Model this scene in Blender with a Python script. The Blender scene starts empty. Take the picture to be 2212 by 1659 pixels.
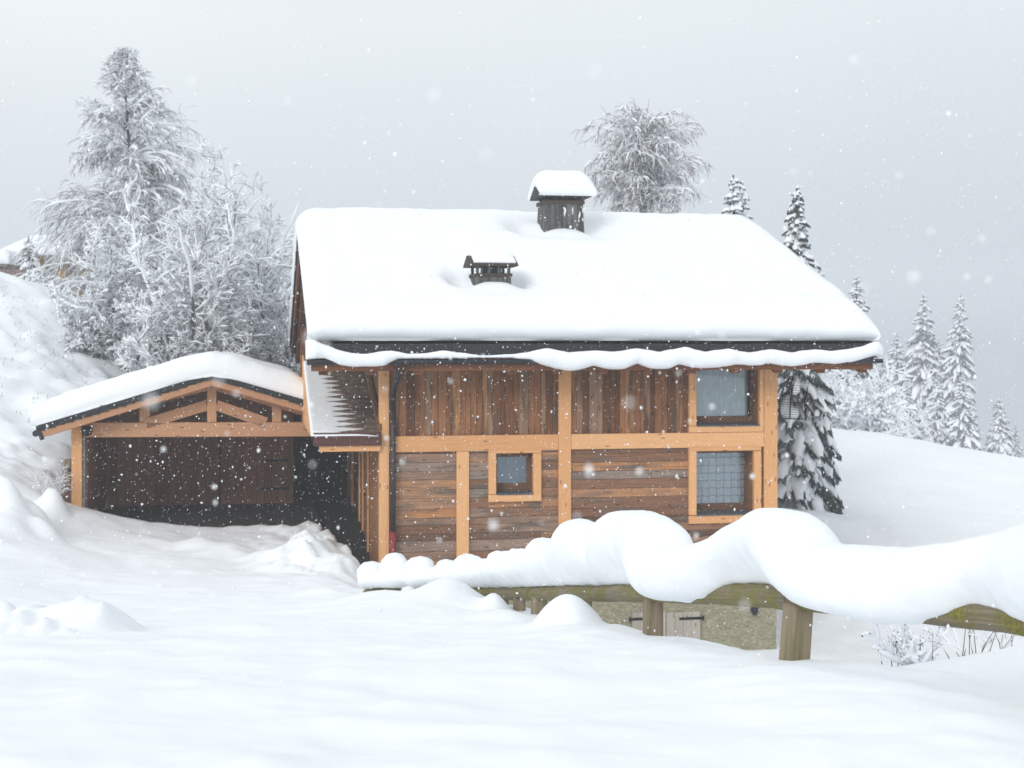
# Snowy mountain chalet, built object by object (Blender 4.5)
import bpy, math, random
import numpy as np
from mathutils import Vector, Matrix
random.seed(7); RNG = np.random.default_rng(11)
SC = bpy.context.scene
COL = SC.collection
# ------------------------------------------------------------------ survey helpers
# heights are measured from eye level (z = 0); the photograph is surveyed on a 2212 x 1659 grid
FPX, CX, HY = 3054.0, 1106.0, 740.0
TH = math.radians(10.4); CT, ST = math.cos(TH), math.sin(TH)
OX, OY = -2.81, 30.0                      # front left corner of the chalet
def at(px, py, Y):
    return ((px-CX)/FPX*Y, Y, -(py-HY)/FPX*Y)
def Fs(px, d):
    r = (px-CX)/FPX
    return (r*(OY+d*CT)-OX+d*ST)/(CT-r*ST)
def Fz(py, s, d):
    return -(py-HY)/FPX*(OY+s*ST+d*CT)
def F(px, py, d):
    s = Fs(px, d); return (s, d, Fz(py, s, d))
def fw(s, d, z=0.0):
    return (OX+s*CT-d*ST, OY+s*ST+d*CT, z)
# ------------------------------------------------------------------ objects
def tag(o, label=None, cat=None, group=None, kind=None):
    for k, v in (('label', label), ('category', cat), ('group', group), ('kind', kind)):
        if v: o[k] = v
    return o
def empty(name, loc, rz=0.0):
    o = bpy.data.objects.new(name, None); COL.objects.link(o)
    o.location = loc; o.rotation_euler = (0, 0, rz); o.empty_display_size = .3
    o['org'] = (0., 0., 0.)
    return o
def fempty(name, s, d, z):
    """an Empty standing in the chalet's own frame (s along the facade, d into depth)"""
    o = empty(name, fw(s, d, z), TH); o['org'] = (float(s), float(d), float(z)); return o
def org_of(p):
    while p is not None:
        if 'org' in p: return np.array(p['org'])
        p = p.parent
    return np.zeros(3)
def np_mesh(name, V, Q, mats, parent=None, smooth=False, uv=None, rnd=None, mi=None):
    """V (n,3); Q (m,k) faces of k corners, or list of tuples; links ONE mesh object"""
    me = bpy.data.meshes.new(name)
    V = np.asarray(V, dtype=np.float64) - org_of(parent)
    if isinstance(Q, np.ndarray):
        m, k = Q.shape
        me.vertices.add(len(V)); me.vertices.foreach_set('co', V.astype(np.float32).ravel())
        me.loops.add(m*k); me.loops.foreach_set('vertex_index', Q.astype(np.int32).ravel())
        me.polygons.add(m); me.polygons.foreach_set('loop_start', np.arange(0, m*k, k, dtype=np.int32))
        try: me.polygons.foreach_set('loop_total', np.full(m, k, dtype=np.int32))
        except Exception: pass
        me.update(calc_edges=True)
    else:
        me.from_pydata([tuple(v) for v in V], [], Q)
    if uv is not None:
        l = me.uv_layers.new(name='UVMap'); l.data.foreach_set('uv', np.asarray(uv, dtype=np.float32).ravel())
    if rnd is not None:
        a = me.attributes.new('rnd', 'FLOAT_COLOR', 'FACE')
        r = np.asarray(rnd, dtype=np.float32)
        a.data.foreach_set('color', np.c_[r, np.ones((len(r), 4-r.shape[1]), dtype=np.float32)].ravel())
    for m_ in (mats if isinstance(mats, (list, tuple)) else [mats]): me.materials.append(m_)
    if mi is not None: me.polygons.foreach_set('material_index', np.asarray(mi, dtype=np.int32))
    if smooth: me.polygons.foreach_set('use_smooth', np.ones(len(me.polygons), dtype=bool))
    me.validate(clean_customdata=False); me.update()
    o = bpy.data.objects.new(name, me); COL.objects.link(o)
    if parent is not None: o.parent = parent
    return o
def bevel(o, w=.01, seg=2):
    m = o.modifiers.new('soft_edge', 'BEVEL'); m.width = w; m.segments = seg; m.limit_method = 'ANGLE'
    return o
class MB:
    """collects boxes, prisms and tubes with grain-following UVs, then links them as one mesh"""
    def __init__(self): self.v=[]; self.f=[]; self.uv=[]; self.r=[]; self.mi=[]
    def face(self, idx, uvs, r, mi=0):
        self.f.append(tuple(idx)); self.uv += list(uvs); self.r.append(r); self.mi.append(mi)
    def hexa(self, P, ax=0, r=None, mi=0):
        """P: 8 corners, index bits = (i + 2j + 4k) along three edge directions; ax = grain direction"""
        r = r or (random.random(), random.random(), random.random())
        b = len(self.v); P = [np.array(p, float) for p in P]; self.v += [tuple(p) for p in P]
        dirs = [P[1]-P[0], P[2]-P[0], P[4]-P[0]]; L = [np.linalg.norm(d)+1e-9 for d in dirs]
        u0, v0 = r[1]*37., r[2]*23.
        flip = np.dot(np.cross(dirs[0], dirs[1]), dirs[2]) < 0
        bits = [((n & 1), (n >> 1 & 1), (n >> 2 & 1)) for n in range(8)]
        def uvof(n):
            c = bits[n]; u = c[ax]*L[ax]; o = [a for a in range(3) if a != ax]
            return (u0+u, v0+c[o[0]]*L[o[0]]+c[o[1]]*L[o[1]])
        for q in ((0,2,3,1),(4,5,7,6),(0,1,5,4),(2,6,7,3),(0,4,6,2),(1,3,7,5)):
            if flip: q = q[::-1]
            self.face([b+n for n in q], [uvof(n) for n in q], r, mi)
    def box(self, a, c, ax=None, r=None, mi=0):
        a, c = np.minimum(a, c), np.maximum(a, c)
        if ax is None: ax = int(np.argmax(c-a))
        self.hexa([(a[0] if not n & 1 else c[0], a[1] if not n & 2 else c[1], a[2] if not n & 4 else c[2]) for n in range(8)], ax, r, mi)
    def bar(self, p, q, w, h, up=(0,0,1), r=None, mi=0):
        """a timber from p to q, w wide and h high, centred on its axis"""
        p, q = np.array(p, float), np.array(q, float); t = q-p; t /= np.linalg.norm(t)
        sd = np.cross(t, up); sd /= np.linalg.norm(sd); uu = np.cross(sd, t)
        P = []
        for n in range(8):
            e = q if n & 1 else p
            P.append(e + sd*(w/2 if n & 2 else -w/2) + uu*(h/2 if n & 4 else -h/2))
        self.hexa(P, 0, r, mi)
    def prism(self, pts, axis, a, b, r=None, mi=0, grain=None):
        """polygon pts extruded; axis 0/1/2 is the extrusion axis, from a to b"""
        r = r or (random.random(), random.random(), random.random())
        o = [k for k in range(3) if k != axis]; n = len(pts); base = len(self.v)
        for e in (a, b):
            for p in pts:
                v = [0, 0, 0]; v[axis] = e; v[o[0]] = p[0]; v[o[1]] = p[1]; self.v.append(tuple(v))
        uvp = [(r[1]*37+p[0], r[2]*23+p[1]) for p in pts]
        area = sum(pts[i][0]*pts[(i+1) % n][1]-pts[(i+1) % n][0]*pts[i][1] for i in range(n))
        sgn = (area > 0) == (axis != 1) == (b > a)
        i0 = list(range(n))
        A = i0[::-1]; B = [n+i for i in i0]
        quads = [[i, (i+1) % n, n+(i+1) % n, n+i] for i in i0]
        if (area > 0) != ((axis != 1) == (b > a)):
            A = A[::-1]; B = B[::-1]; quads = [q[::-1] for q in quads]
        self.face([base+i for i in A], [uvp[i % n] for i in A], r, mi)
        self.face([base+i for i in B], [uvp[i % n] for i in B], r, mi)
        for q in quads:
            self.face([base+i for i in q], [(uvp[i % n][0]+(abs(b-a) if i >= n else 0), uvp[i % n][1]) for i in q], r, mi)
    def tube(self, pts, rad, S=10, caps=True, r=None, mi=0, squash=1.0):
        r = r or (random.random(), random.random(), random.random())
        pts = [np.array(p, float) for p in pts]; n = len(pts)
        rad = [rad]*n if np.isscalar(rad) else rad
        b = len(self.v); u = 0; us = []
        ref = np.array((0, 0, 1.)) if abs((pts[-1]-pts[0])[2]) < .8*np.linalg.norm(pts[-1]-pts[0]) else np.array((1., 0, 0))
        for i in range(n):
            t = pts[min(i+1, n-1)]-pts[max(i-1, 0)]; t = t/(np.linalg.norm(t)+1e-9)
            s = np.cross(t, ref); s /= np.linalg.norm(s)+1e-9; w = np.cross(s, t)
            if i: u += np.linalg.norm(pts[i]-pts[i-1])
            us.append(u)
            for k in range(S):
                a = 2*math.pi*k/S
                self.v.append(tuple(pts[i]+rad[i]*(s*math.cos(a)+w*math.sin(a)*squash)))
        for i in range(n-1):
            for k in range(S):
                k2 = (k+1) % S; q = [b+i*S+k, b+i*S+k2, b+(i+1)*S+k2, b+(i+1)*S+k]
                c = 2*math.pi*rad[0]/S
                uv = [(r[1]*37+us[i], r[2]*23+k*c), (r[1]*37+us[i], r[2]*23+(k+1)*c), (r[1]*37+us[i+1], r[2]*23+(k+1)*c), (r[1]*37+us[i+1], r[2]*23+k*c)]
                self.face(q, uv, r, mi)
        if caps:
            for i, rev in ((0, True), (n-1, False)):
                idx = [b+i*S+k for k in range(S)]
                if rev: idx = idx[::-1]
                self.face(idx, [(r[1]*37+.3*self.v[j][0], r[2]*23+self.v[j][2]) for j in idx], r, mi)
    def build(self, name, mats, parent=None, bev=0, smooth=False, seg=2):
        o = np_mesh(name, np.array(self.v), self.f, mats, parent, smooth, self.uv, self.r, self.mi)
        if bev: bevel(o, bev, seg)
        return o
def copy_tree(o, parent=None):
    c = o.copy(); COL.objects.link(c); c.parent = parent
    for ch in [x for x in o.children]: copy_tree(ch, c)
    return c
# ------------------------------------------------------------------ numpy noise
def _hash(ix, iy, iz, seed):
    n = (ix*374761393 + iy*668265263 + iz*2147483647 + seed*974711) & 0xffffffff
    n = ((n ^ (n >> 13))*1274126177) & 0xffffffff
    return ((n ^ (n >> 16)) & 0xffff)/65535.0
def vnoise(x, y, z=0.0, seed=0):
    x, y, z = np.broadcast_arrays(np.asarray(x, float), np.asarray(y, float), np.asarray(z, float))
    ix, iy, iz = np.floor(x).astype(np.int64), np.floor(y).astype(np.int64), np.floor(z).astype(np.int64)
    fx, fy, fz = x-ix, y-iy, z-iz
    fx, fy, fz = [t*t*t*(t*(t*6-15)+10) for t in (fx, fy, fz)]
    r = 0
    for a in (0, 1):
        for b in (0, 1):
            for c in (0, 1):
                r = r + _hash(ix+a, iy+b, iz+c, seed)*(fx if a else 1-fx)*(fy if b else 1-fy)*(fz if c else 1-fz)
    return r*2-1
def fbm(x, y, z=0.0, seed=0, o=3):
    s, a, f = 0, 1., 1.
    for k in range(o): s = s+a*vnoise(x*f, y*f, z*f, seed+k*17); a *= .5; f *= 2.03
    return s
def sstep(a, b, x):
    t = np.clip((x-a)/(b-a), 0, 1); return t*t*(3-2*t)
def smooth1(v, k):
    ker = np.hanning(2*k+3)[1:-1]; ker /= ker.sum()
    return np.convolve(np.pad(v, k, mode='edge'), ker, mode='valid')
# ------------------------------------------------------------------ materials
def new_mat(name):
    m = bpy.data.materials.new(name); m.use_nodes = True
    nt = m.node_tree; b = nt.nodes['Principled BSDF']
    return m, nt, b
def nd(nt, t, **kw):
    n = nt.nodes.new(t)
    for k, v in kw.items():
        if k.startswith('i_'):
            n.inputs[int(k[2:]) if k[2:].isdigit() else k[2:].replace('_', ' ')].default_value = v
        else: setattr(n, k, v)
    return n
def ramp(nt, stops, interp='LINEAR'):
    n = nt.nodes.new('ShaderNodeValToRGB'); e = n.color_ramp.elements; n.color_ramp.interpolation = interp
    while len(e) < len(stops): e.new(.5)
    for k, (p, c) in zip(e, stops): k.position = p; k.color = (*c, 1) if len(c) == 3 else c
    return n
def mixc(nt, fac, a, b, mode='MIX'):
    n = nt.nodes.new('ShaderNodeMix'); n.data_type = 'RGBA'; n.blend_type = mode
    for s, v in ((n.inputs[0], fac), (n.inputs[6], a), (n.inputs[7], b)):
        if hasattr(v, 'is_linked'): nt.links.new(v, s)
        elif isinstance(v, (int, float)): s.default_value = v
        else: s.default_value = (*v, 1)
    return n.outputs[2]
def plain(name, col, rough=.6, metal=0., noise=.12, scale=9., bump=0.):
    m, nt, b = new_mat(name); L = nt.links
    tc = nd(nt, 'ShaderNodeTexCoord'); nz = nd(nt, 'ShaderNodeTexNoise', i_Scale=scale, i_Detail=5.)
    L.new(tc.outputs['Object'], nz.inputs['Vector'])
    d = tuple(c*(1-noise*2) for c in col); h = tuple(min(1, c*(1+noise*2)) for c in col)
    r = ramp(nt, [(.3, d), (.7, h)]); L.new(nz.outputs['Fac'], r.inputs[0]); L.new(r.outputs[0], b.inputs['Base Color'])
    b.inputs['Roughness'].default_value = rough; b.inputs['Metallic'].default_value = metal
    if bump:
        bp = nd(nt, 'ShaderNodeBump', i_Strength=bump, i_Distance=.02); L.new(nz.outputs['Fac'], bp.inputs['Height']); L.new(bp.outputs[0], b.inputs['Normal'])
    return m
def wood(name, stops, grain=.35, knots=.0, stain=None, rough=.75, bump=.25):
    """stops: board colours picked by each board's own random value; the grain runs along U"""
    m, nt, b = new_mat(name); L = nt.links
    uv = nd(nt, 'ShaderNodeUVMap'); at_ = nd(nt, 'ShaderNodeAttribute', attribute_name='rnd')
    sep = nd(nt, 'ShaderNodeSeparateColor'); L.new(at_.outputs['Color'], sep.inputs[0])
    base = ramp(nt, stops, 'LINEAR'); L.new(sep.outputs[0], base.inputs[0])
    mp = nd(nt, 'ShaderNodeMapping'); mp.inputs['Scale'].default_value = (1.6, 34, 1); L.new(uv.outputs[0], mp.inputs[0])
    nz = nd(nt, 'ShaderNodeTexNoise', i_Scale=1.0, i_Detail=7., i_Roughness=.65, i_Distortion=.6); L.new(mp.outputs[0], nz.inputs['Vector'])
    g = ramp(nt, [(.25, (1-grain,)*3), (.5, (1., 1., 1.)), (.78, (1+grain*.6,)*3)]); L.new(nz.outputs['Fac'], g.inputs[0])
    col = mixc(nt, 1., base.outputs[0], g.outputs[0], 'MULTIPLY')
    if stain:
        mp2 = nd(nt, 'ShaderNodeMapping'); mp2.inputs['Scale'].default_value = (.9, 5, 1); L.new(uv.outputs[0], mp2.inputs[0])
        n2 = nd(nt, 'ShaderNodeTexNoise', i_Scale=1.0, i_Detail=4.); L.new(mp2.outputs[0], n2.inputs['Vector'])
        r2 = ramp(nt, [(.48, (0, 0, 0)), (.68, (1, 1, 1))]); L.new(n2.outputs['Fac'], r2.inputs[0])
        col = mixc(nt, r2.outputs[0], col, mixc(nt, 1., stain, g.outputs[0], 'MULTIPLY'))
    if knots:
        mp3 = nd(nt, 'ShaderNodeMapping'); mp3.inputs['Scale'].default_value = (1.7, 7.5, 1); L.new(uv.outputs[0], mp3.inputs[0])
        vo = nd(nt, 'ShaderNodeTexVoronoi', i_Scale=1.0, i_Randomness=1.0); vo.voronoi_dimensions = '2D'; L.new(mp3.outputs[0], vo.inputs['Vector'])
        r3 = ramp(nt, [(.04, (1, 1, 1)), (.12, (0, 0, 0))]); L.new(vo.outputs['Distance'], r3.inputs[0])
        sc = nd(nt, 'ShaderNodeSeparateColor'); L.new(vo.outputs['Color'], sc.inputs[0])
        gt = nd(nt, 'ShaderNodeMath', operation='LESS_THAN'); L.new(sc.outputs[0], gt.inputs[0]); gt.inputs[1].default_value = knots
        mu = nd(nt, 'ShaderNodeMath', operation='MULTIPLY'); L.new(gt.outputs[0], mu.inputs[0]); L.new(r3.outputs[0], mu.inputs[1])
        col = mixc(nt, mu.outputs[0], col, mixc(nt, 1., (.28, .2, .16), base.outputs[0], 'MULTIPLY'))
    L.new(col, b.inputs['Base Color']); b.inputs['Roughness'].default_value = rough
    b.inputs['Specular IOR Level'].default_value = .25
    bp = nd(nt, 'ShaderNodeBump', i_Strength=bump, i_Distance=.006); L.new(nz.outputs['Fac'], bp.inputs['Height']); L.new(bp.outputs[0], b.inputs['Normal'])
    return m
def snow_mat(name, col=(.885, .91, .935), s1=14., bump=.12, dist=.02, patch=None):
    m, nt, b = new_mat(name); L = nt.links
    tc = nd(nt, 'ShaderNodeTexCoord')
    n1 = nd(nt, 'ShaderNodeTexNoise', i_Scale=s1, i_Detail=6., i_Roughness=.6); L.new(tc.outputs['Object'], n1.inputs['Vector'])
    b.inputs['Base Color'].default_value = (*col, 1); b.inputs['Roughness'].default_value = .85
    b.inputs['Specular IOR Level'].default_value = .2
    bp = nd(nt, 'ShaderNodeBump', i_Strength=bump, i_Distance=dist); L.new(n1.outputs['Fac'], bp.inputs['Height'])
    n2 = nd(nt, 'ShaderNodeTexNoise', i_Scale=110., i_Detail=2.); L.new(tc.outputs['Object'], n2.inputs['Vector'])
    b2 = nd(nt, 'ShaderNodeBump', i_Strength=.30, i_Distance=.006); L.new(n2.outputs['Fac'], b2.inputs['Height']); L.new(bp.outputs[0], b2.inputs['Normal']); L.new(b2.outputs[0], b.inputs['Normal'])
    return m
M = {}
M['snow'] = snow_mat('snow')
M['snow_ground'] = snow_mat('drifted_snow', s1=5., bump=.35, dist=.02)
M['twig_snow'] = snow_mat('twig_snow', (.88, .9, .93), 20., .1, .01)
OLD = [(0., (.12, .06, .036)), (.2, (.22, .11, .065)), (.4, (.30, .155, .09)), (.55, (.31, .20, .145)), (.7, (.26, .21, .18)), (.85, (.40, .235, .145)), (1., (.47, .22, .095))]
M['old_boards'] = wood('old_barn_boards', OLD, .55, .35, (.15, .115, .09), .85, .5)
M['upper_boards'] = wood('brown_upright_boards', [(0., (.13, .05, .022)), (.3, (.24, .10, .042)), (.6, (.33, .15, .068)), (.8, (.28, .175, .115)), (1., (.45, .22, .095))], .5, .3, (.10, .06, .04), .85, .5)
M['timber'] = wood('new_larch_timber', [(0., (.67, .335, .145)), (.5, (.73, .38, .17)), (1., (.78, .425, .20))], .16, .28, None, .6, .15)
M['carport_timber'] = wood('carport_timber', [(0., (.44, .225, .12)), (1., (.54, .29, .16))], .2, .25, None, .65, .2)
M['eave_board'] = wood('brown_eave_board', [(0., (.20, .08, .035)), (1., (.27, .11, .05))], .35, .3, (.13, .055, .03), .7, .3)
M['reveal'] = wood('window_reveal_wood', [(0., (.28, .135, .06)), (1., (.36, .18, .085))], .3, .2, None, .7, .2)
M['sash'] = wood('brown_sash_wood', [(0., (.15, .075, .045)), (1., (.20, .10, .06))], .3, 0, None, .6, .2)
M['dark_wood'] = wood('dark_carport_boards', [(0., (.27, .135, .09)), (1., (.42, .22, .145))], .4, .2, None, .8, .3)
M['porch_wood'] = wood('brown_porch_boards', [(0., (.13, .065, .035)), (1., (.24, .125, .06))], .4, .3, None, .8, .3)  # dark brown boards for side walls, canopy deck and door
M['maroon'] = wood('maroon_fascia', [(0., (.085, .035, .03)), (1., (.11, .045, .037))], .3, 0, None, .6, .2)
M['shingle'] = wood('weathered_shingle', [(0., (.06, .045, .036)), (1., (.13, .09, .068))], .4, 0, None, .85, .4)
M['canopy_shingle'] = wood('brown_canopy_shingle', [(0., (.11, .078, .06)), (1., (.20, .145, .11))], .4, 0, None, .85, .4)
M['grey_shingle'] = wood('grey_weathered_shingle', [(0., (.09, .09, .088)), (1., (.17, .165, .155))], .4, 0, (.05, .05, .05), .85, .4)
M['slate'] = plain('dark_stone_tile', (.022, .022, .026), .75, 0, .3, 30., .3)
M['gutter'] = plain('dark_zinc', (.035, .037, .045), .45, .6, .15, 8.)
M['pipe'] = plain('brown_zinc_pipe', (.055, .04, .042), .45, .4, .15, 8.)
M['red'] = plain('red_pipe_paint', (.22, .02, .022), .5, 0, .15, 12.)
M['iron'] = plain('black_iron', (.012, .012, .013), .5, .5, .2, 20.)
M['black_stone'] = plain('dark_wet_asphalt', (.013, .014, .016), .7, 0, .3, 25., .3)
M['floor'] = plain('dark_carport_floor', (.022, .022, .020), .8, 0, .35, 12., .2)  # very dark mottled floor
M['sill'] = plain('grey_metal_sill', (.10, .115, .13), .5, .3, .1, 10.)
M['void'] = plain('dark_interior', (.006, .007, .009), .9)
M['concrete'] = plain('grey_concrete', (.16, .165, .15), .9, 0, .2, 16., .3)
M['post_wood'] = wood('weathered_post', [(0., (.19, .15, .105)), (1., (.28, .22, .155))], .5, .5, (.19, .17, .09), .9, .6)
M['shutter'] = wood('pale_grey_boards', [(0., (.36, .33, .28)), (1., (.46, .42, .36))], .2, .15, None, .85, .2)
def stucco():
    m, nt, b = new_mat('rough_render'); L = nt.links
    tc = nd(nt, 'ShaderNodeTexCoord')
    mp = nd(nt, 'ShaderNodeMapping'); mp.inputs['Scale'].default_value = (9, 9, 26); mp.inputs['Rotation'].default_value = (0, .5, 0); L.new(tc.outputs['Object'], mp.inputs[0])
    n = nd(nt, 'ShaderNodeTexNoise', i_Scale=1., i_Detail=6., i_Distortion=.5); L.new(mp.outputs[0], n.inputs['Vector'])
    r = ramp(nt, [(.3, (.20, .18, .115)), (.7, (.38, .35, .245))]); L.new(n.outputs['Fac'], r.inputs[0]); L.new(r.outputs[0], b.inputs['Base Color'])
    b.inputs['Roughness'].default_value = .95
    bp = nd(nt, 'ShaderNodeBump', i_Strength=.6, i_Distance=.03); L.new(n.outputs['Fac'], bp.inputs['Height']); L.new(bp.outputs[0], b.inputs['Normal'])
    return m
M['stucco'] = stucco()
def mossy():
    m, nt, b = new_mat('mossy_log'); L = nt.links
    uv = nd(nt, 'ShaderNodeUVMap'); geo = nd(nt, 'ShaderNodeNewGeometry'); tc = nd(nt, 'ShaderNodeTexCoord')
    mp = nd(nt, 'ShaderNodeMapping'); mp.inputs['Scale'].default_value = (1.5, 45, 1); L.new(uv.outputs[0], mp.inputs[0])
    nz = nd(nt, 'ShaderNodeTexNoise', i_Scale=1., i_Detail=7., i_Roughness=.65); L.new(mp.outputs[0], nz.inputs['Vector'])
    r = ramp(nt, [(.25, (.07, .058, .044)), (.5, (.19, .155, .11)), (.75, (.34, .27, .19))]); L.new(nz.outputs['Fac'], r.inputs[0])
    n2 = nd(nt, 'ShaderNodeTexNoise', i_Scale=3.5, i_Detail=8., i_Roughness=.7); L.new(tc.outputs['Object'], n2.inputs['Vector'])
    r2 = ramp(nt, [(.42, (0, 0, 0)), (.6, (1, 1, 1))]); L.new(n2.outputs['Fac'], r2.inputs[0])
    n3 = nd(nt, 'ShaderNodeTexNoise', i_Scale=60., i_Detail=3.); L.new(tc.outputs['Object'], n3.inputs['Vector'])
    moss = ramp(nt, [(.3, (.085, .085, .016)), (.7, (.25, .225, .045))]); L.new(n3.outputs['Fac'], moss.inputs[0])
    L.new(mixc(nt, r2.outputs[0], r.outputs[0], moss.outputs[0]), b.inputs['Base Color']); b.inputs['Roughness'].default_value = .95
    bp = nd(nt, 'ShaderNodeBump', i_Strength=.6, i_Distance=.01); L.new(nz.outputs['Fac'], bp.inputs['Height']); L.new(bp.outputs[0], b.inputs['Normal'])
    return m
M['moss_log'] = mossy()
def glass(name, tint, rough=.03):
    m, nt, b = new_mat(name)
    b.inputs['Base Color'].default_value = (*tint, 1); b.inputs['Roughness'].default_value = rough
    b.inputs['Transmission Weight'].default_value = 1.; b.inputs['IOR'].default_value = 1.45
    return m
def thin_glass():
    m, nt, b = new_mat('window_glass'); L = nt.links
    tr = nd(nt, 'ShaderNodeBsdfTransparent'); tr.inputs[0].default_value = (.86, .90, .92, 1)
    gl = nd(nt, 'ShaderNodeBsdfGlossy'); gl.inputs['Roughness'].default_value = .02; gl.inputs[0].default_value = (.9, .95, 1, 1)
    fr = nd(nt, 'ShaderNodeFresnel'); fr.inputs[0].default_value = 1.5
    ma = nd(nt, 'ShaderNodeMath', operation='MULTIPLY_ADD'); L.new(fr.outputs[0], ma.inputs[0]); ma.inputs[1].default_value = 1.; ma.inputs[2].default_value = .06
    mx = nd(nt, 'ShaderNodeMixShader'); L.new(ma.outputs[0], mx.inputs[0]); L.new(tr.outputs[0], mx.inputs[1]); L.new(gl.outputs[0], mx.inputs[2])
    L.new(mx.outputs[0], nt.nodes['Material Output'].inputs['Surface'])
    return m
M['glass'] = thin_glass()
M['curtain'] = plain('sheer_curtain', (.74, .80, .77), .9, 0, .05, 6.)
def check_cloth():
    m, nt, b = new_mat('checked_curtain'); L = nt.links
    uv = nd(nt, 'ShaderNodeUVMap'); sp_ = nd(nt, 'ShaderNodeSeparateXYZ'); L.new(uv.outputs[0], sp_.inputs[0]); ms = []
    for k in (0, 1):
        a = nd(nt, 'ShaderNodeMath', operation='MULTIPLY'); L.new(sp_.outputs[k], a.inputs[0]); a.inputs[1].default_value = 1/.168
        f = nd(nt, 'ShaderNodeMath', operation='FRACT'); L.new(a.outputs[0], f.inputs[0])
        c = nd(nt, 'ShaderNodeMath', operation='LESS_THAN'); L.new(f.outputs[0], c.inputs[0]); c.inputs[1].default_value = .10; ms.append(c)
    mx_ = nd(nt, 'ShaderNodeMath', operation='MAXIMUM'); L.new(ms[0].outputs[0], mx_.inputs[0]); L.new(ms[1].outputs[0], mx_.inputs[1])
    L.new(mixc(nt, mx_.outputs[0], (.78, .80, .83), (.16, .17, .19)), b.inputs['Base Color']); b.inputs['Roughness'].default_value = .9
    return m
M['check'] = check_cloth()
M['blind'] = plain('blue_grey_blind', (.16, .21, .29), .7, 0, .05, 5.)
M['bark'] = plain('grey_bark', (.045, .040, .040), .9, 0, .35, 14., .3)
M['frost_haze_bark'] = plain('frosted_hazed_bark', (.13, .125, .127), .9, 0, .35, 6., .3)  # frost grey, with some of the distance haze mixed into the colour
M['twig'] = plain('frosted_hazed_twig', (.155, .15, .157), .9, 0, .3, 3.)  # frosted, and paled further in place of denser haze
M['birch_twig'] = plain('brown_birch_twig', (.22, .2, .207), .9, 0, .3, 3.)
M['brown_twig'] = plain('russet_twig', (.23, .18, .165), .9, 0, .3, 3.)
M['needle'] = plain('frosted_spruce_needle', (.11, .137, .14), .9, 0, .4, 4.)
M['dry'] = plain('dry_stalk', (.09, .075, .06), .9, 0, .3, 5.)
M['ochre'] = plain('ochre_render', (.42, .27, .12), .9, 0, .08, 5.)
M['far_wood'] = plain('brown_cladding', (.22, .16, .145), .9, 0, .15, 4.)
M['flake'] = plain('snowflake', (.93, .94, .95), .8, 0, 0.)
HAZE, SUN, EXPO, SKYK = .0016, 1.2, 0.12, 1.
CLOUD = [(.505, .56, .62), (.55, .605, .66), (.80, .845, .865), (.92, .955, .98), (1.0, 1.04, 1.065)]
# ------------------------------------------------------------------ the ground
def tps(P):
    P = np.array(P, float); xy, z = P[:, :2], P[:, 2]; n = len(P)
    def U(r2): return np.where(r2 > 0, .5*r2*np.log(r2+1e-12), 0)
    K = U(((xy[:, None]-xy[None])**2).sum(-1)) + np.eye(n)*1.0
    A = np.zeros((n+3, n+3)); A[:n, :n] = K; A[:n, n] = 1; A[:n, n+1:] = xy; A[n, :n] = 1; A[n+1:, :n] = xy.T
    w = np.linalg.solve(A, np.r_[z, 0, 0, 0])
    def f(x, y):
        x, y = np.asarray(x, float), np.asarray(y, float); out = w[n]+w[n+1]*x+w[n+2]*y
        for i in range(n): out = out+w[i]*U((x-xy[i, 0])**2+(y-xy[i, 1])**2)
        return out
    return f
prof = [(-6, -1.55), (2, -1.6), (5.6, -1.72), (9, -2.04), (12, -2.5), (16, -3.1), (22, -3.93), (27, -4.36), (31, -4.5)]
road_pts = [(x, y, z) for y, z in prof for x in (-3.2, 2.2) if y < 20 or x < 0] + [(-7, y, z) for y, z in prof if y > 10]
road_pts += [(-8, 5, -1.7), (-12, 12, -2.4), (8, 5, -1.8), (9, -6, -1.6), (-12, -6, -1.5), (12, 12, -2.6)]
road_pts += [(-10.3, 31.5, -4.2), (-8, 34, -4.38), (-5, 34, -4.4), (-4.5, 40, -4.5), (-8, 40, -4.4), (-3, 34, -4.5)]
road_pts += [at(0, 600, 50), at(100, 640, 50), at(180, 700, 50), at(235, 770, 48), at(250, 850, 44), at(0, 850, 40), at(120, 860, 41), at(0, 1000, 34), at(-250, 560, 50),
             at(0, 1110, 30), at(110, 1115, 32), at(-300, 1000, 30), at(0, 1260, 22), at(300, 700, 62), at(450, 760, 60), at(620, 800, 58), at(0, 600, 62), at(-300, 560, 62)]
road_pts += [(-8, 47, -3.1), (-5, 50, -3.0), (0, 50, -3.2), (6, 48, -4.3), (-25, 30, -2.0), (-26, 20, -2.6), (-20, 12, -2.5), (-40, 45, 3), (-35, 70, 2.2), (-10, 80, .2), (10, 80, -4.5), (-30, 110, 1), (0, 120, -4), (2, 62, -2.9)]
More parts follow.
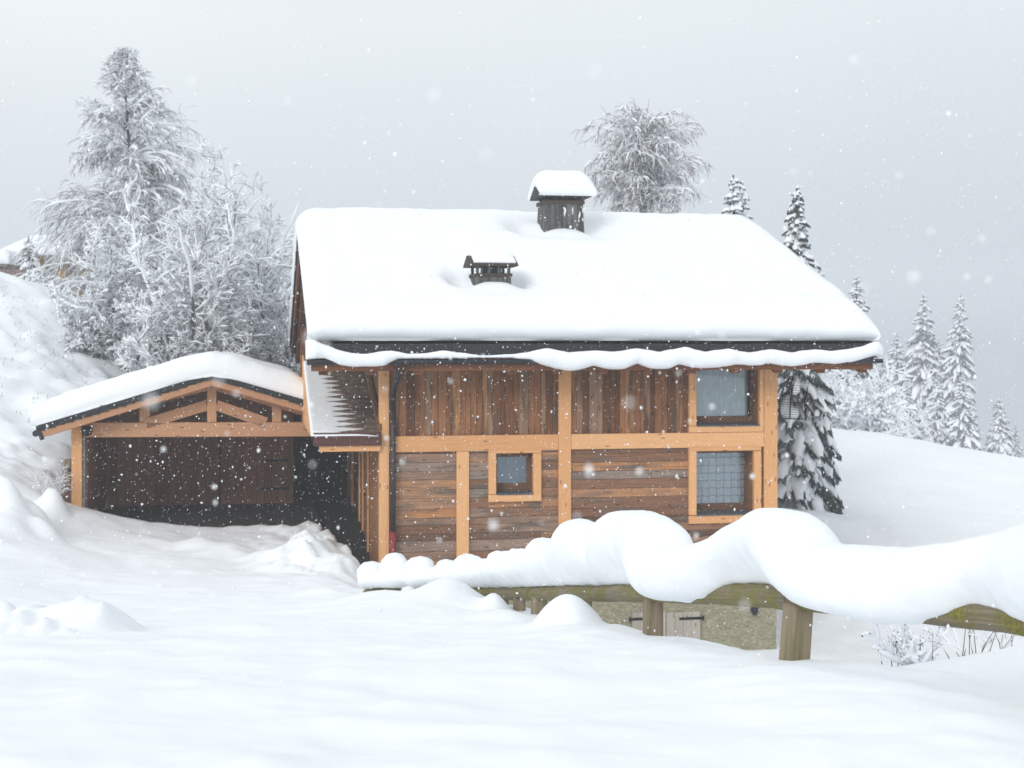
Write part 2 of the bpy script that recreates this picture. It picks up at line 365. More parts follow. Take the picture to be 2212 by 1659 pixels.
field_pts = [at(1800, 1180, 40), at(1800, 922, 65), at(1950, 948, 65), at(2212, 992, 65), at(2212, 1130, 45), at(2400, 1030, 65), (6, 31.5, -6.9), (10, 31, -7.0), (16, 30, -6.5), (22, 33, -6.4), (2, 31, -6.9),
             (-1.5, 28, -5.9), (0, 25, -5.5), (4, 25, -6.2), (10, 25, -6.1), (3, 20, -5.0), (8, 20, -5.1), (14, 20, -5.0), (2.2, 15, -3.7), (5, 15, -3.75), (9, 15, -3.9), (2.4, 11.5, -2.9), (3.1, 10.4, -2.68),
             (3.62, 10.2, -2.22), (4.4, 10.6, -2.05), (7, 11, -2.4), (3.2, 8.5, -2.3), (4, 8, -2.05), (6, 6, -1.9), (-1, 21, -4.6), (-2, 24, -4.9), (30, 30, -6.5), (40, 65, -7.2), (20, 95, -7.2), (40, 100, -9.5), (8, 80, -5.4), (8, 110, -7.5), (30, 165, -11.5), (50, 165, -14), (15, 170, -10), (70, 175, -16), (40, 230, -15.5), (70, 240, -19), (20, 230, -14), (90, 290, -25), (30, 290, -18), (9.5, 50, -5.0), (5, 48, -4.6), (30, 50, -6), (20, 8, -3), (55, 40, -9), (75, 120, -14)]
road_f, field_f = tps(road_pts), tps(field_pts)
# plan of the fence: (photo x, distance)
FN = np.array([(4253, 3.3), (3197, 4.6), (2520, 6.0), (2212, 7.5), (1725, 9.0), (1410, 11.8), (1262, 14.2), (1162, 16.3), (1084, 18.0), (960, 20.0), (785, 22.2)])
fpx = np.linspace(4253, 785, 1200)
fY = smooth1(np.interp(-fpx, -FN[:, 0], FN[:, 1]), 22); fX = (fpx-CX)/FPX*fY
def fence_sd(x, y):
    """signed distance to the fence line, positive on the field side"""
    ex = np.r_[fX[0]+(fX[0]-fX[20])*20, fX[::10], fX[-1]-1.2, fX[-1]-2.2]; ey = np.r_[fY[0]+(fY[0]-fY[20])*20, fY[::10], fY[-1]+3, 60]
    best = np.full(np.shape(x), 1e9); sg = np.ones(np.shape(x))
    for i in range(len(ex)-1):
        ax, ay, bx, by = ex[i], ey[i], ex[i+1], ey[i+1]
        dx, dy = bx-ax, by-ay; t = np.clip(((x-ax)*dx+(y-ay)*dy)/(dx*dx+dy*dy), 0, 1)
        d = np.hypot(x-ax-t*dx, y-ay-t*dy); c = dx*(y-ay)-dy*(x-ax)
        u = d < best; best = np.where(u, d, best); sg = np.where(u, np.where(c < 0, 1., -1.), sg)
    return best*sg
def g_bump(z, x, y, cx, cy, h, sx, sy=None, rot=0., p=1.0):
    sy = sy or sx; c, s = math.cos(rot), math.sin(rot)
    u = (x-cx)*c+(y-cy)*s; v = -(x-cx)*s+(y-cy)*c
    r2 = (u/sx)**2+(v/sy)**2
    if p == 0: return z+h*sstep(1.6, .0, np.sqrt(r2))**.5
    return z+h*np.exp(-r2**p)
def to_frame(x, y):
    dx, dy = x-OX, y-OY
    return dx*CT+dy*ST, -dx*ST+dy*CT
BUMPS = []
def bump_px(px, pyt, Y, h, wpx, sy=None, p=1.0, rot=0.):
    x, y, z = at(px, pyt, Y); BUMPS.append((x, y, h, wpx/FPX*Y, sy, rot, p))
# mounds seen in the photograph: (x, top, distance, height, half width)
bump_px(1226, 1305, 13.3, .27, 50, .42, 0)
bump_px(205, 1325, 13.2, .23, 58, .5, 0)
bump_px(60, 1320, 13.6, .22, 45, .4, 1.2); bump_px(10, 1315, 13.9, .26, 30, .3, 1.4); bump_px(110, 1345, 13.0, .10, 35, .25, 1.4)
bump_px(40, 1375, 12.6, .12, 28, .2, 1.3); bump_px(95, 1390, 12.4, .08, 22, .15, 1.3)
bump_px(975, 1275, 17.6, .26, 66, .8); bump_px(1070, 1280, 16.8, .20, 30, .5, 1.1); bump_px(882, 1285, 20.0, .20, 26, .5, 1.0); bump_px(1100, 1330, 14.8, .10, 60, .6); bump_px(835, 1288, 20.6, .10, 16, .4)
bump_px(800, 1283, 20.6, .12, 40, .6); bump_px(700, 1262, 22.5, .12, 60, 1.0); bump_px(840, 1300, 18.5, .10, 80, 1.0); bump_px(1000, 1330, 15.0, .10, 120, .8)
bump_px(500, 1140, 30.5, .22, 60, 1.0); bump_px(430, 1128, 31.5, .16, 40, .8); bump_px(330, 1122, 32, .10, 50, .8); bump_px(210, 1100, 32.5, .09, 60, .9); bump_px(580, 1150, 29.5, .18, 40, .7)
bump_px(660, 1150, 29.8, .42, 42, 1.0, 1.2); bump_px(690, 1165, 28.8, .22, 30, .6); bump_px(620, 1185, 28.5, .18, 40, .7); bump_px(735, 1190, 28.2, .20, 32, .8)
bump_px(1840, 1480, 7.6, .04, 200, .7); bump_px(900, 1300, 17.5, .13, 190, 2.2); bump_px(1215, 1370, 12.9, .10, 120, .9); bump_px(160, 1380, 13.1, .08, 130, 1.0)
rq = random.Random(12)
for k in range(34):
    bump_px(rq.gauss(40, 75), 1330, rq.uniform(12.2, 14.6), rq.uniform(.03, .10), rq.uniform(8, 22), rq.uniform(.08, .2), 1.2)
for k in range(26):
    bump_px(rq.gauss(640, 60), 1180, rq.uniform(27.6, 31), rq.uniform(.04, .13), rq.uniform(7, 16), rq.uniform(.15, .4), 1.2)
for k in range(46):
    bump_px(rq.uniform(-100, 2100), 1500, rq.uniform(5.6, 11.5), rq.uniform(.008, .03), 30, rq.uniform(.09, .22), 1.0); BUMPS[-1] = BUMPS[-1][:3]+(rq.uniform(.09, .25),)+BUMPS[-1][4:]
# the snow-buried bushes on the left bank
for px, py, Y, h, w in ((55, 930, 31, .55, 45), (10, 965, 30, .6, 40), (85, 985, 30.4, .4, 30), (45, 1030, 29.8, .4, 55), (115, 960, 32.5, .5, 26), (15, 1075, 29, .3, 50), (100, 1060, 29.5, .25, 30), (-60, 960, 30, .6, 60)):
    bump_px(px, py, Y, h, w, w/FPX*Y, 1.4)
def ground_z(x, y, fine=True):
    x, y = np.asarray(x, float), np.asarray(y, float)
    sd = fence_sd(x, y)
    k = sstep(.05, 1.7, sd+.18*vnoise(x*1.1, y*1.1, 3.1)+.06*vnoise(x*4, y*4, 1.7))
    s, d = to_frame(x, y)
    # the field also wraps the far side of the chalet
    k = np.where(d > 4, sstep(3.5, 9.5, s), k)
    z = road_f(x, y)*(1-k)+field_f(x, y)*k
    for b in BUMPS: z = g_bump(z, x, y, *b[:4], b[4], b[5], b[6])
    far = sstep(20, 45, y)
    z = z + (.045+.05*far)*fbm(x*.55, y*.55, 0, 5, 3) + .02*fbm(x*1.9+3, y*1.9, 0, 9, 3)*(1-.4*k)
    # wind ripples on the road and lumps on the shovelled bank and the left slope
    z = z + .004*fbm(x*.7, y*4.2, 0, 31, 3)*(1-k)
    bank = np.exp(-((s+1.6)/1.0)**2)*sstep(-3.5, -1.5, d)*(1-sstep(4, 6, d))
    z = z + bank*.11*fbm(x*2.6, y*2.6, 0, 77, 4)
    hill = sstep(-9, -13, x)*sstep(30, 36, y)
    z = z + hill*.16*fbm(x*1.5, y*1.5, 0, 41, 4)
    # the cleared walk beside the chalet's side wall and the swept floor of the carport
    edge = np.interp(d, (-3, -.6, 0, 2.5, 5, 6), (-.15, -.3, -.45, -.70, -1.05, -6.3))
    edge = edge+.07*vnoise(x*3, y*3, 5)
    walk = sstep(-.10, .12, s-edge)*(1-sstep(.3, .6, s))*sstep(-3.2, -1.2, d)*(1-sstep(14, 15, d))
    z = z-walk*1.0
    cp = sstep(4.75, 5.05, d)*(1-sstep(11.0, 11.5, d))*sstep(-7.15, -6.9, s)*(1-sstep(.3, .6, s))
    z = z-cp*1.0
    base = sstep(-.1, .1, s)*(1-sstep(8.8, 9.0, s))*sstep(-.1, .1, d)*(1-sstep(14.1, 14.3, d))
    return np.where(base > .5, np.minimum(z, -5.6), z)
def axis(segs):
    out = [segs[0][0]]
    for a, b, st in segs:
        n = max(1, int(round((b-a)/st))); out += list(a+(b-a)*(np.arange(n)+1)/n)
    return np.array(out)
gx = axis([(-100, -30, 3.), (-30, -18, .6), (-18, -10.5, .16), (-10.5, -4.5, .085), (-4.5, 4.2, .05), (4.2, 12, .14), (12, 26, .4), (26, 105, 3.)])
gy = axis([(-14, 3.5, .9), (3.5, 5, .1), (5, 10, .05), (10, 18, .06), (18, 24, .08), (24, 37, .1), (37, 52, .25), (52, 70, .45), (70, 290, 4.)])
X, Y = np.meshgrid(gx, gy)
Z = ground_z(X, Y)
nx, ny = len(gx), len(gy)
I = np.arange(nx*ny).reshape(ny, nx)
Q = np.stack([I[:-1, :-1], I[:-1, 1:], I[1:, 1:], I[1:, :-1]], -1).reshape(-1, 4)
o = np_mesh('snow_ground', np.c_[X.ravel(), Y.ravel(), Z.ravel()], Q, M['snow_ground'], None, True); tag(o, kind='structure')
def gz(x, y): return float(ground_z(np.array([x]), np.array([y]))[0])
# the cleared walk (dark, wet) and the carport floor
b = MB()
pts = []
for d0, d1 in ((-2.2, 0), (0, 3), (3, 5), (5, 11.2)):
    z0, z1 = [float(np.interp(d, (-2.2, 0, 3, 5, 7, 11.2), (-5.5, -5.22, -4.98, -4.62, -4.46, -4.44))) for d in (d0, d1)]
    sl = -1.9 if d0 < 5 else -6.9
    P = [(sl if not n & 1 else .05, d1 if n & 2 else d0, (z1 if n & 2 else z0)-(0 if n & 4 else .3)) for n in range(8)]
    b.hexa([(p[0], p[1], p[2]) for p in P], 1)
fr = fempty('cleared_path', 0, 0, -5.0); tag(fr, kind='structure')
o = b.build('path_surface', [M['black_stone']], fr); tag(o, kind='structure')

# ------------------------------------------------------------------ swept snow (fence caps, gutter snow)
def snow_sweep(name, C, Lat, top, bot, wf, wb, low, parent, n=30, e=2.3, rough=.012, seed=1):
    """C (m,2) plan points, Lat (m,2) unit vector towards the viewer's side, top/bot heights, wf/wb half widths front/back,
    low: how far the lower half keeps its width (1 = full, 0.3 = undercut)"""
    m = len(C); a = np.linspace(0, 2*np.pi, n, endpoint=False)
    ca, sa = np.cos(a), np.sin(a)
    x = np.sign(ca)*np.abs(ca)**(2/e); y = np.sign(sa)*np.abs(sa)**(2/e)
    mid = (top+bot)/2; hh = (top-bot)/2
    W = np.where(x[None] > 0, wf[:, None], wb[:, None])*x[None]
    W = W*(low[:, None]+(1-low[:, None])*sstep(-1, .25, y)[None])
    Zs = mid[:, None]+hh[:, None]*y[None]
    Xs = C[:, 0:1]+Lat[:, 0:1]*W; Ys = C[:, 1:2]+Lat[:, 1:2]*W
    # round the two ends off
    k = rough
    dn = k*fbm(Xs*5, Ys*5, Zs*5, seed, 3); Xs = Xs+dn*Lat[:, 0:1]*x[None]; Ys = Ys+dn*Lat[:, 1:2]*x[None]; Zs = Zs+dn*y[None]*.8
    V = np.stack([Xs, Ys, Zs], -1).reshape(-1, 3)
    ends = np.array([[C[0, 0], C[0, 1], mid[0]], [C[-1, 0], C[-1, 1], mid[-1]]])
    J = np.arange(m*n).reshape(m, n); J2 = np.roll(J, -1, 1)
    faces = [tuple(q) for q in np.stack([J[:-1], J[1:], J2[1:], J2[:-1]], -1).reshape(-1, 4)]
    faces += [(m*n, J[0, i], J2[0, i]) for i in range(n)] + [(m*n+1, J2[-1, i], J[-1, i]) for i in range(n)]
    return np_mesh(name, np.r_[V, ends], faces, M['snow'], parent, True)

# ------------------------------------------------------------------ the fence
fence = empty('log_fence', (float(fX[820]), float(fY[820]), gz(fX[820], fY[820])))
fence['org'] = tuple(fence.location)
tag(fence, 'weathered log rail fence buried under a thick wavy cap of snow', 'fence')
def fpos(px):
    Yv = float(np.interp(-px, -fpx, fY)); return (px-CX)/FPX*Yv, Yv
def rail_z(px):
    Yv = fpos(px)[1]
    return -(np.interp(px, (785, 1100, 1410, 1590, 1725, 2212, 2520, 3197, 4253), (1283, 1282, 1281, 1283, 1292, 1338, 1400, 1503, 1665))-HY)/FPX*Yv
joints = [4200, 3120, 2490, 2235, 1712, 1400, 1250, 1150, 1084, 1012, 930, 858, 792]
for a, c in zip(joints[:-1], joints[1:]):
    b = MB(); n = 9; P = []; R = []
    base = .078
    for i in range(n):
        px = a+(c-a)*i/(n-1)*1.0; x, y = fpos(px); P.append((x, y, float(rail_z(px))+random.uniform(-.004, .004)))
        R.append(base*(1+.10*(1-i/(n-1)))*random.uniform(.96, 1.04))
    d = np.array(P[0])-np.array(P[1]); P.insert(0, tuple(np.array(P[0])+d/np.linalg.norm(d)*.05)); R.insert(0, R[0]*.93)
    b.tube(P, R, 14); b.build('rail', [M['moss_log']], fence, smooth=False)
for px, w, top_drop, rz in ((3150, .15, .06, .3), (2400, .15, .06, .5), (1725, .15, .05, .42), (1411, .14, .04, .3), (1263, .13, .05, .2), (1165, .15, .04, .5), (1122, .14, .05, .1), (1084, .14, .04, .6), (1012, .14, .05, .2), (930, .15, .04, .4), (855, .15, .04, .3), (800, .16, .04, .5)):
    x, y = fpos(px); z1 = float(rail_z(px))-.03; z0 = gz(x, y)-.35
    b = MB(); c, s = math.cos(rz), math.sin(rz); h = w/2; lean = random.uniform(-.02, .02)+(.05 if px == 1725 else 0)
    P = []
    for n in range(8):
        u = (h if n & 1 else -h); v = (h if n & 2 else -h)*.95; k = 1. if n & 4 else 1.06
        P.append((x+(u*c-v*s)*k+(0 if n & 4 else -lean), y+(u*s+v*c)*k, z1 if n & 4 else z0))
    b.hexa(P, 2); b.build('post', [M['post_wood']], fence, bev=.018, seg=3)
T = np.array([(4253, 1203), (3800, 1160), (3197, 1171), (2800, 1130), (2520, 1150), (2400, 1100), (2300, 1110), (2212, 1134), (2138, 1152), (2068, 1169), (1963, 1182), (1890, 1181), (1824, 1177), (1790, 1172), (1764, 1162), (1747, 1138), (1735, 1122), (1719, 1110), (1700, 1100), (1677, 1096), (1655, 1099), (1635, 1107), (1597, 1131), (1570, 1150), (1545, 1166), (1500, 1176), (1464, 1179), (1441, 1174), (1436, 1150), (1428, 1132), (1410, 1114), (1388, 1105), (1365, 1104), (1340, 1108), (1322, 1120), (1314, 1138), (1310, 1153), (1290, 1145), (1275, 1131), (1256, 1124), (1235, 1126), (1217, 1140), (1208, 1160), (1203, 1171), (1194, 1166), (1174, 1162), (1158, 1167), (1146, 1182), (1142, 1191), (1135, 1188), (1124, 1185), (1112, 1190), (1106, 1203), (1098, 1196), (1082, 1190), (1065, 1196), (1055, 1211), (1046, 1210), (1030, 1202), (1011, 1199), (996, 1203), (988, 1215), (978, 1210), (964, 1210), (950, 1217), (942, 1228), (932, 1229), (924, 1214), (906, 1204), (888, 1210), (876, 1226), (868, 1224), (852, 1215), (838, 1222), (830, 1236), (822, 1222), (804, 1214), (788, 1222), (779, 1242)], float)
B_ = np.array([(4253, 1758), (3197, 1570), (2520, 1420), (2400, 1390), (2300, 1360), (2212, 1338), (2166, 1324), (2120, 1314), (2089, 1318), (2051, 1335), (1988, 1347), (1929, 1347), (1859, 1334), (1775, 1314), (1740, 1300), (1705, 1284), (1681, 1264), (1640, 1261), (1590, 1262), (1569, 1274), (1545, 1291), (1510, 1301), (1440, 1298), (1410, 1285), (1385, 1268), (1365, 1263), (1300, 1265), (1250, 1265), (1150, 1268), (1000, 1270), (779, 1270)], float)
WF = np.array([(2520, .30), (2250, .26), (2166, .20), (2110, .18), (2060, .27), (1960, .33), (1850, .33), (1760, .31), (1700, .24), (1640, .20), (1590, .22), (1540, .30), (1470, .33), (1420, .30), (1380, .24), (1340, .24), (1250, .24), (1000, .26), (779, .24)], float)
LW = np.array([(2520, 1), (2240, .8), (2166, .45), (2110, .4), (2060, .7), (1960, 1), (1800, 1), (1740, .85), (1690, .45), (1640, .35), (1590, .4), (1555, .75), (1500, 1), (1430, .95), (1395, .6), (1360, .5), (1300, .62), (1000, .7), (779, .8)], float)
sp = np.r_[np.linspace(4253, 2530, 120), np.linspace(2520, 1460, 300), np.linspace(1459, 779, 520)]
yv = np.interp(-sp, -fpx, fY); xv = (sp-CX)/FPX*yv
C = np.c_[xv, yv]; Tn = np.gradient(C, axis=0); Tn /= np.linalg.norm(Tn, axis=1, keepdims=True)
Lat = np.c_[-Tn[:, 1], Tn[:, 0]]; Lat *= np.sign((Lat*-C).sum(1))[:, None]
itp = lambda A: np.interp(-sp, -A[:, 0], A[:, 1])
LUMPS = [(803, 1215, 23), (852, 1196, 24), (906, 1204, 25), (934, 1226, 14), (966, 1210, 22), (1011, 1199, 27), (1046, 1208, 17), (1082, 1190, 27), (1124, 1185, 24), (1172, 1162, 31), (836, 1226, 14)]
env = np.where(sp < 1235, np.interp(-sp, (-1235, -1203, -1144, -1100, -1050, -985, -940, -875, -830, -779), (1136, 1172, 1190, 1202, 1211, 1216, 1227, 1227, 1233, 1240)), itp(T))
top = -(smooth1(env, 3)-HY)/FPX*yv; bot = -(smooth1(itp(B_), 5)-HY)/FPX*yv
tk = np.interp(-sp, (-1500, -1445, -1320, -1250, -1230), (.1, .9, 1.2, .8, 0)); top = top+tk*(top-smooth1(top, 32)); top = np.where(sp > 1150, smooth1(top, 6), smooth1(top, 2))
wf = smooth1(itp(WF), 8); lw = smooth1(itp(LW), 8)
# the cap narrows towards every notch between two lumps
hump = np.clip((top-smooth1(top, 40))*1.2, -.20, .08); hk = np.interp(-sp, (-1250, -1130), (.25, 1.0)); wf2 = np.clip(wf+hump*hk, .09, .5)
endt = np.sqrt(np.clip(np.minimum(np.arange(len(sp))[::-1]/14., np.arange(len(sp))/10.), 0.02, 1)); wf2 = wf2*endt
def lump(px, pt, r, seed):
    x, y = fpos(px); k = y/FPX; zt_, zb0 = -(pt-HY)*k, -(1264-HY)*k
    nu, nv = 28, 18; u = np.linspace(0, 2*np.pi, nu, endpoint=False); v = np.linspace(-np.pi/2, np.pi/2, nv)
    U_, V_ = np.meshgrid(u, v); cx_, sx_ = np.cos(V_), np.sin(V_)
    cx_ = np.abs(cx_)**.72
    q = np.stack([cx_*np.cos(U_), cx_*np.sin(U_), sx_], -1); d = 1+.09*fbm(q[..., 0]*1.6+seed, q[..., 1]*1.6, q[..., 2]*1.6, seed, 3)
    P = q*d[..., None]*np.array((r*k, r*k*1.1, (zt_-zb0)/2))+np.array((x, y, (zt_+zb0)/2))
    J = np.arange(nu*nv).reshape(nv, nu); K = np.roll(J, -1, 1)
    return P.reshape(-1, 3), np.stack([J[:-1], K[:-1], K[1:], J[1:]], -1).reshape(-1, 4)
Vl = []; Ql = []; nn = 0
for i, (a, c, r) in enumerate(LUMPS):
    v_, q_ = lump(a, c, r*1.42, 50+i); np_mesh('snow_lump', v_, q_, M['snow'], fence, True)
snow_sweep('snow_cap', C, Lat, top, bot, wf2, wf2*.95, lw, fence, n=40, rough=.009, seed=4)
# ------------------------------------------------------------------ the chalet
DEP = 14.2; WID = float(Fs(1680, 0.0)); RS0, RS1 = -1.50, 10.80
RD = 7.1; SL = .372; E0 = -.90
def zroof(d): return -.02+SL*(RD-E0-abs(np.asarray(d, float)-RD))
ch = fempty('chalet', WID/2, 0, -5.2)
tag(ch, 'two-storey wooden chalet under a thick white snow roof, orange timber frame with old brown boards', 'house')
def fb(mb, px0, py0, px1, py1, d0, d1, ax=None, dref=None, **k):
    """box on the facade from a photo rectangle, between depths d0 and d1"""
    dr = d0 if dref is None else dref
    s0, s1 = Fs(px0, dr), Fs(px1, dr); sm = (s0+s1)/2
    mb.box((s0, d0, Fz(py0, sm, dr)), (s1, d1, Fz(py1, sm, dr)), ax, **k)
# core walls
b = MB()
b.box((.16, 1.0, -5.0), (WID-.10, DEP, .05), 0)
wall_core = b
ov = .16
pts = [(1.0, .05), (DEP, .05), (DEP, .2), (RD, float(zroof(RD))-.42), (1.0, .2)]
b.prism(pts, 0, .16, WID-.1)
b.build('inner_wall', [M['porch_wood']], ch)
# board panels
def hboards(rects, zb, seed):
    rr = random.Random(seed); mb = MB()
    for k in range(len(zb)-1):
        z1, z0 = zb[k], zb[k+1]; col = (rr.random(), rr.random(), rr.random()); dd = rr.uniform(-.008, .008)
        for (s0, s1, zt, zl) in rects:
            a, c = min(z1, zt)-.003, max(z0, zl)+.003
            if a-c < .015: continue
            cut = s0+(s1-s0)*rr.uniform(.3, .7) if (s1-s0 > 1.6 and rr.random() < .35) else None
            segs = [(s0, s1)] if cut is None else [(s0, cut-.002), (cut+.002, s1)]
            for (u0, u1) in segs:
                cc = col if rr.random() < .75 else (rr.random(), rr.random(), rr.random())
                mb.box((u0, .075+dd, c), (u1, .14, a), 0, r=(cc[0], rr.random(), rr.random()))
    return mb
rr = random.Random(3); zb = [-2.2]
while zb[-1] > -5.15: zb.append(zb[-1]-rr.choice((.15, .18, .21, .23, .19)))
S = lambda px: float(Fs(px, .08))
Z_ = lambda py, px: float(Fz(py, Fs(px, .08), .08))
zl = -5.2
hboards([(S(842), S(987), Z_(974, 900), zl)], zb, 21).build('lower_wall', [M['old_boards']], ch, bev=.004, seg=1)
hboards([(S(1013), S(1056), Z_(972, 1030), zl), (S(1056), S(1169), Z_(1083, 1110), zl), (S(1169), S(1208), Z_(972, 1190), zl)], zb, 5).build('lower_wall', [M['old_boards']], ch, bev=.004, seg=1)
zb2 = [z-.05 for z in zb]
hboards([(S(1233), S(1489), Z_(969, 1300), zl), (S(1489), S(1650), Z_(1130, 1560), zl)], zb2, 8).build('lower_wall', [M['old_boards']], ch, bev=.004, seg=1)
def vboards(s0, s1, z0, z1, seed):
    rr = random.Random(seed); mb = MB(); s = s0
    while s < s1-.02:
        w = min(rr.uniform(.09, .19), s1-s); dd = rr.uniform(-.01, .01)
        mb.box((s+.002, .085+dd, z0), (s+w-.002, .14, z1), 2, r=(rr.random()**1.2, rr.random(), rr.random())); s += w
    return mb
vboards(S(842), S(1208), Z_(941, 1000), -.35, 31).build('upper_wall', [M['upper_boards']], ch, bev=.004, seg=1)
vboards(S(1233), S(1490), Z_(937, 1350), -.35, 12).build('upper_wall', [M['upper_boards']], ch, bev=.004, seg=1)
# side and rear cladding
mb = MB(); z = -5.0
rr = random.Random(5)
while z < 2.3:
    h = rr.uniform(.15, .22)
    def dlim(zz):   # the gable narrows with height
        t = max(0., (zz+.36)/SL); a_ = max(.3, E0+t); return a_, min(DEP, 2*RD-a_)
    a0, a1 = dlim(z+h)
    if a1-a0 > .3:
        mb.box((.10, a0, z), (.17, a1, z+h-.004), 1); mb.box((WID-.12, a0, z), (WID-.05, a1, z+h-.004), 1)
    z += h
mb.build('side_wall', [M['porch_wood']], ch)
# timber frame
def timber(name, boxes, mat='timber', bev=.012, d0=0., d1=.13, parent=ch):
    for (x0, y0, x1, y1, *dd) in boxes:
        mb = MB(); a, c = (dd if dd else (d0, d1)); fb(mb, x0, y0, x1, y1, a, c); mb.build(name, [M[mat]], parent, bev=bev)
timber('post', [(820, 790, 841, 1252, -.004, .27), (1207, 790, 1234, 1255), (986.5, 975.5, 1013.5, 1252, .004, .13), (1651, 790, 1680, 1260, -.004, .27)])
timber('beam', [(841.2, 940.5, 1206.7, 974.8, .002, .13), (1234.3, 935.5, 1650.5, 968, .002, .13)])
# second lower plank line in each long beam
# windows ------------------------------------------------------------
def window(name, px, py, casing, inner, pane, depth, curtain, label=None, top_open=False, casing_top=True):
    """casing / inner / pane: photo rectangles (x0,y0,x1,y1); the pane sits `depth` behind the facade"""
    x0, y0, x1, y1 = casing; i0, j0, i1, j1 = inner
    mb = MB(); w = random.random
    if casing_top: fb(mb, x0, y0, x1, j0, -.02, .10, 0)
    fb(mb, x0, j1, x1, y1, -.02, .10, 0)
    yt = j0
    fb(mb, x0, yt, i0, j1, -.018, .10, 2); fb(mb, i1, yt, x1, j1, -.018, .10, 2)
    win = mb.build('window', [M['timber']], ch, bev=.006)
    if label: win['label'] = label
    s0, s1 = float(Fs(i0, 0)), float(Fs(i1, 0)); zt, zb_ = float(Fz(j0, s0, 0)), float(Fz(j1, s0, 0))
    rv = MB(); t = .03
    rv.box((s0-t, .10, zb_-t), (s0, depth+.06, zt+t), 2); rv.box((s1, .10, zb_-t), (s1+t, depth+.06, zt+t), 2)
    rv.box((s0, .10, zt), (s1, depth+.06, zt+t), 0)
    rv.build('reveal', [M['reveal']], win)
    sl_ = MB(); sl_.hexa([(s0+.002 if not n & 1 else s1-.002, -.035 if not n & 2 else depth, (zb_+(.012 if not n & 2 else .05))-(.03 if not n & 4 else 0)) for n in range(8)], 0)
    sl_.build('sill', [M['sill']], win, bev=.004)
    p0, q0, p1, q1 = pane
    ps0, ps1 = float(Fs(p0, depth)), float(Fs(p1, depth)); pz1, pz0 = float(Fz(q0, ps0, depth)), float(Fz(q1, ps0, depth))
    sash = MB()
    so0, so1, sz0, sz1 = s0+.001, s1-.001, zb_+.045, zt-.001
    pz1 = min(pz1, sz1-.03); ps0 = max(ps0, so0+.02); ps1 = min(ps1, so1-.02)
    sash.box((so0, depth-.02, pz1), (so1, depth+.05, sz1), 0); sash.box((so0, depth-.02, sz0), (so1, depth+.05, pz0), 0)
    sash.box((so0, depth-.018, pz0), (ps0, depth+.05, pz1), 2); sash.box((ps1, depth-.018, pz0), (so1, depth+.05, pz1), 2)
    sash.build('sash', [M['sash']], win, bev=.006)
    g = MB(); g.box((ps0-.01, depth+.012, pz0-.01), (ps1+.01, depth+.018, pz1+.01), 0); g.build('pane', [M['glass']], win)
    # cloth with folds behind the pane
    n = 90; V = []; uv = []; q = []
    for i in range(n):
        u = i/(n-1); s = ps0-.03+(ps1-ps0+.06)*u
        if curtain == 'curtain': dz = .018*math.sin(u*31+1.2*math.sin(u*9))+.008*math.sin(u*67)
        elif curtain == 'check': dz = .012*math.sin(u*23)+.008*math.sin(u*51)
        else: dz = 0
        gap = (u > .935 and curtain == 'curtain')
        for k, zz in enumerate((pz0-.02, pz0+(pz1-pz0)*.33, pz0+(pz1-pz0)*.66, pz1+.02)):
            V.append((s, depth+.06+dz+(.25 if gap else 0)+(.006*math.sin(k*2+u*12)), zz))
    for i in range(n-1):
        for k in range(3):
            a = i*4+k; q.append((a, a+4, a+5, a+1))
            for (ii, kk) in ((i, k), (i+1, k), (i+1, k+1), (i, k+1)):
                uv.append((ii/(n-1)*(ps1-ps0)*1.03, (pz1-pz0)*kk/3.+.008*math.sin(ii*.35)))
    np_mesh({'curtain': 'curtain', 'check': 'curtain', 'blind': 'blind'}[curtain], np.array(V), q, M[curtain], win, True, uv)
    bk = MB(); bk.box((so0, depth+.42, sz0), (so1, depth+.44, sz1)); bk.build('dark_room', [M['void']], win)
    return win
window('window', 0, 0, (1055.5, 972.7, 1169.5, 1083.5), (1072, 979, 1152, 1068), (1074, 987, 1137, 1044), .34, 'blind', 'small square window with a blue-grey blind')
window('window', 0, 0, (1489, 965.5, 1645, 1130), (1505, 974, 1629, 1113), (1504, 979, 1609, 1088), .46, 'check', 'lower window with a checked curtain')
window('window', 0, 0, (1489, 780, 1650, 933.5), (1504.5, 783, 1641, 920), (1503, 786, 1621, 899), .46, 'curtain', 'upper window under the eaves with a pale sheer curtain')
# basement
b = MB(); b.box((.02, .03, -8.2), (WID-.02, DEP-.02, -5.19)); b.build('basement_wall', [M['stucco']], ch)
def leaf(x0, x1, hinge_l):
    mb = MB(); s0, s1 = float(Fs(x0, -.03)), float(Fs(x1, -.03)); n = 4
    for k in range(n): mb.box((s0+(s1-s0)*k/n+.002, -.03, -7.6), (s0+(s1-s0)*(k+1)/n-.002, .028, float(Fz(1323, s0, 0))), 2)
    dr = mb.build('cellar_door', [M['shutter']], ch, bev=.004)
    for py in (1337, 1420):
        hg = MB(); zz = float(Fz(py, s0, 0)); L_ = .62*(s1-s0)
        a, c = (s0-.06, s0+L_) if hinge_l else (s1-L_, s1+.06)
        hg.box((a, -.045, zz-.028), (c, -.0302, zz+.028), 0); e = a if hinge_l else c
        hg.tube([(e, -.05, zz-.05), (e, -.05, zz+.05)], .022, 8); hg.build('hinge_slit_strap', [M['iron']], dr)
leaf(1366, 1438, True); leaf(1439.5, 1513, False)
s, _, z = F(1629, 1316, 0)
b = MB(); b.tube([(s, .03, z), (s, -.09, z)], [.085, .08], 14); b.tube([(s, -.03, z-.075), (s, -.03, z-.12)], .05, 10); b.build('cellar_lamp', [M['gutter']], ch, bev=.004)
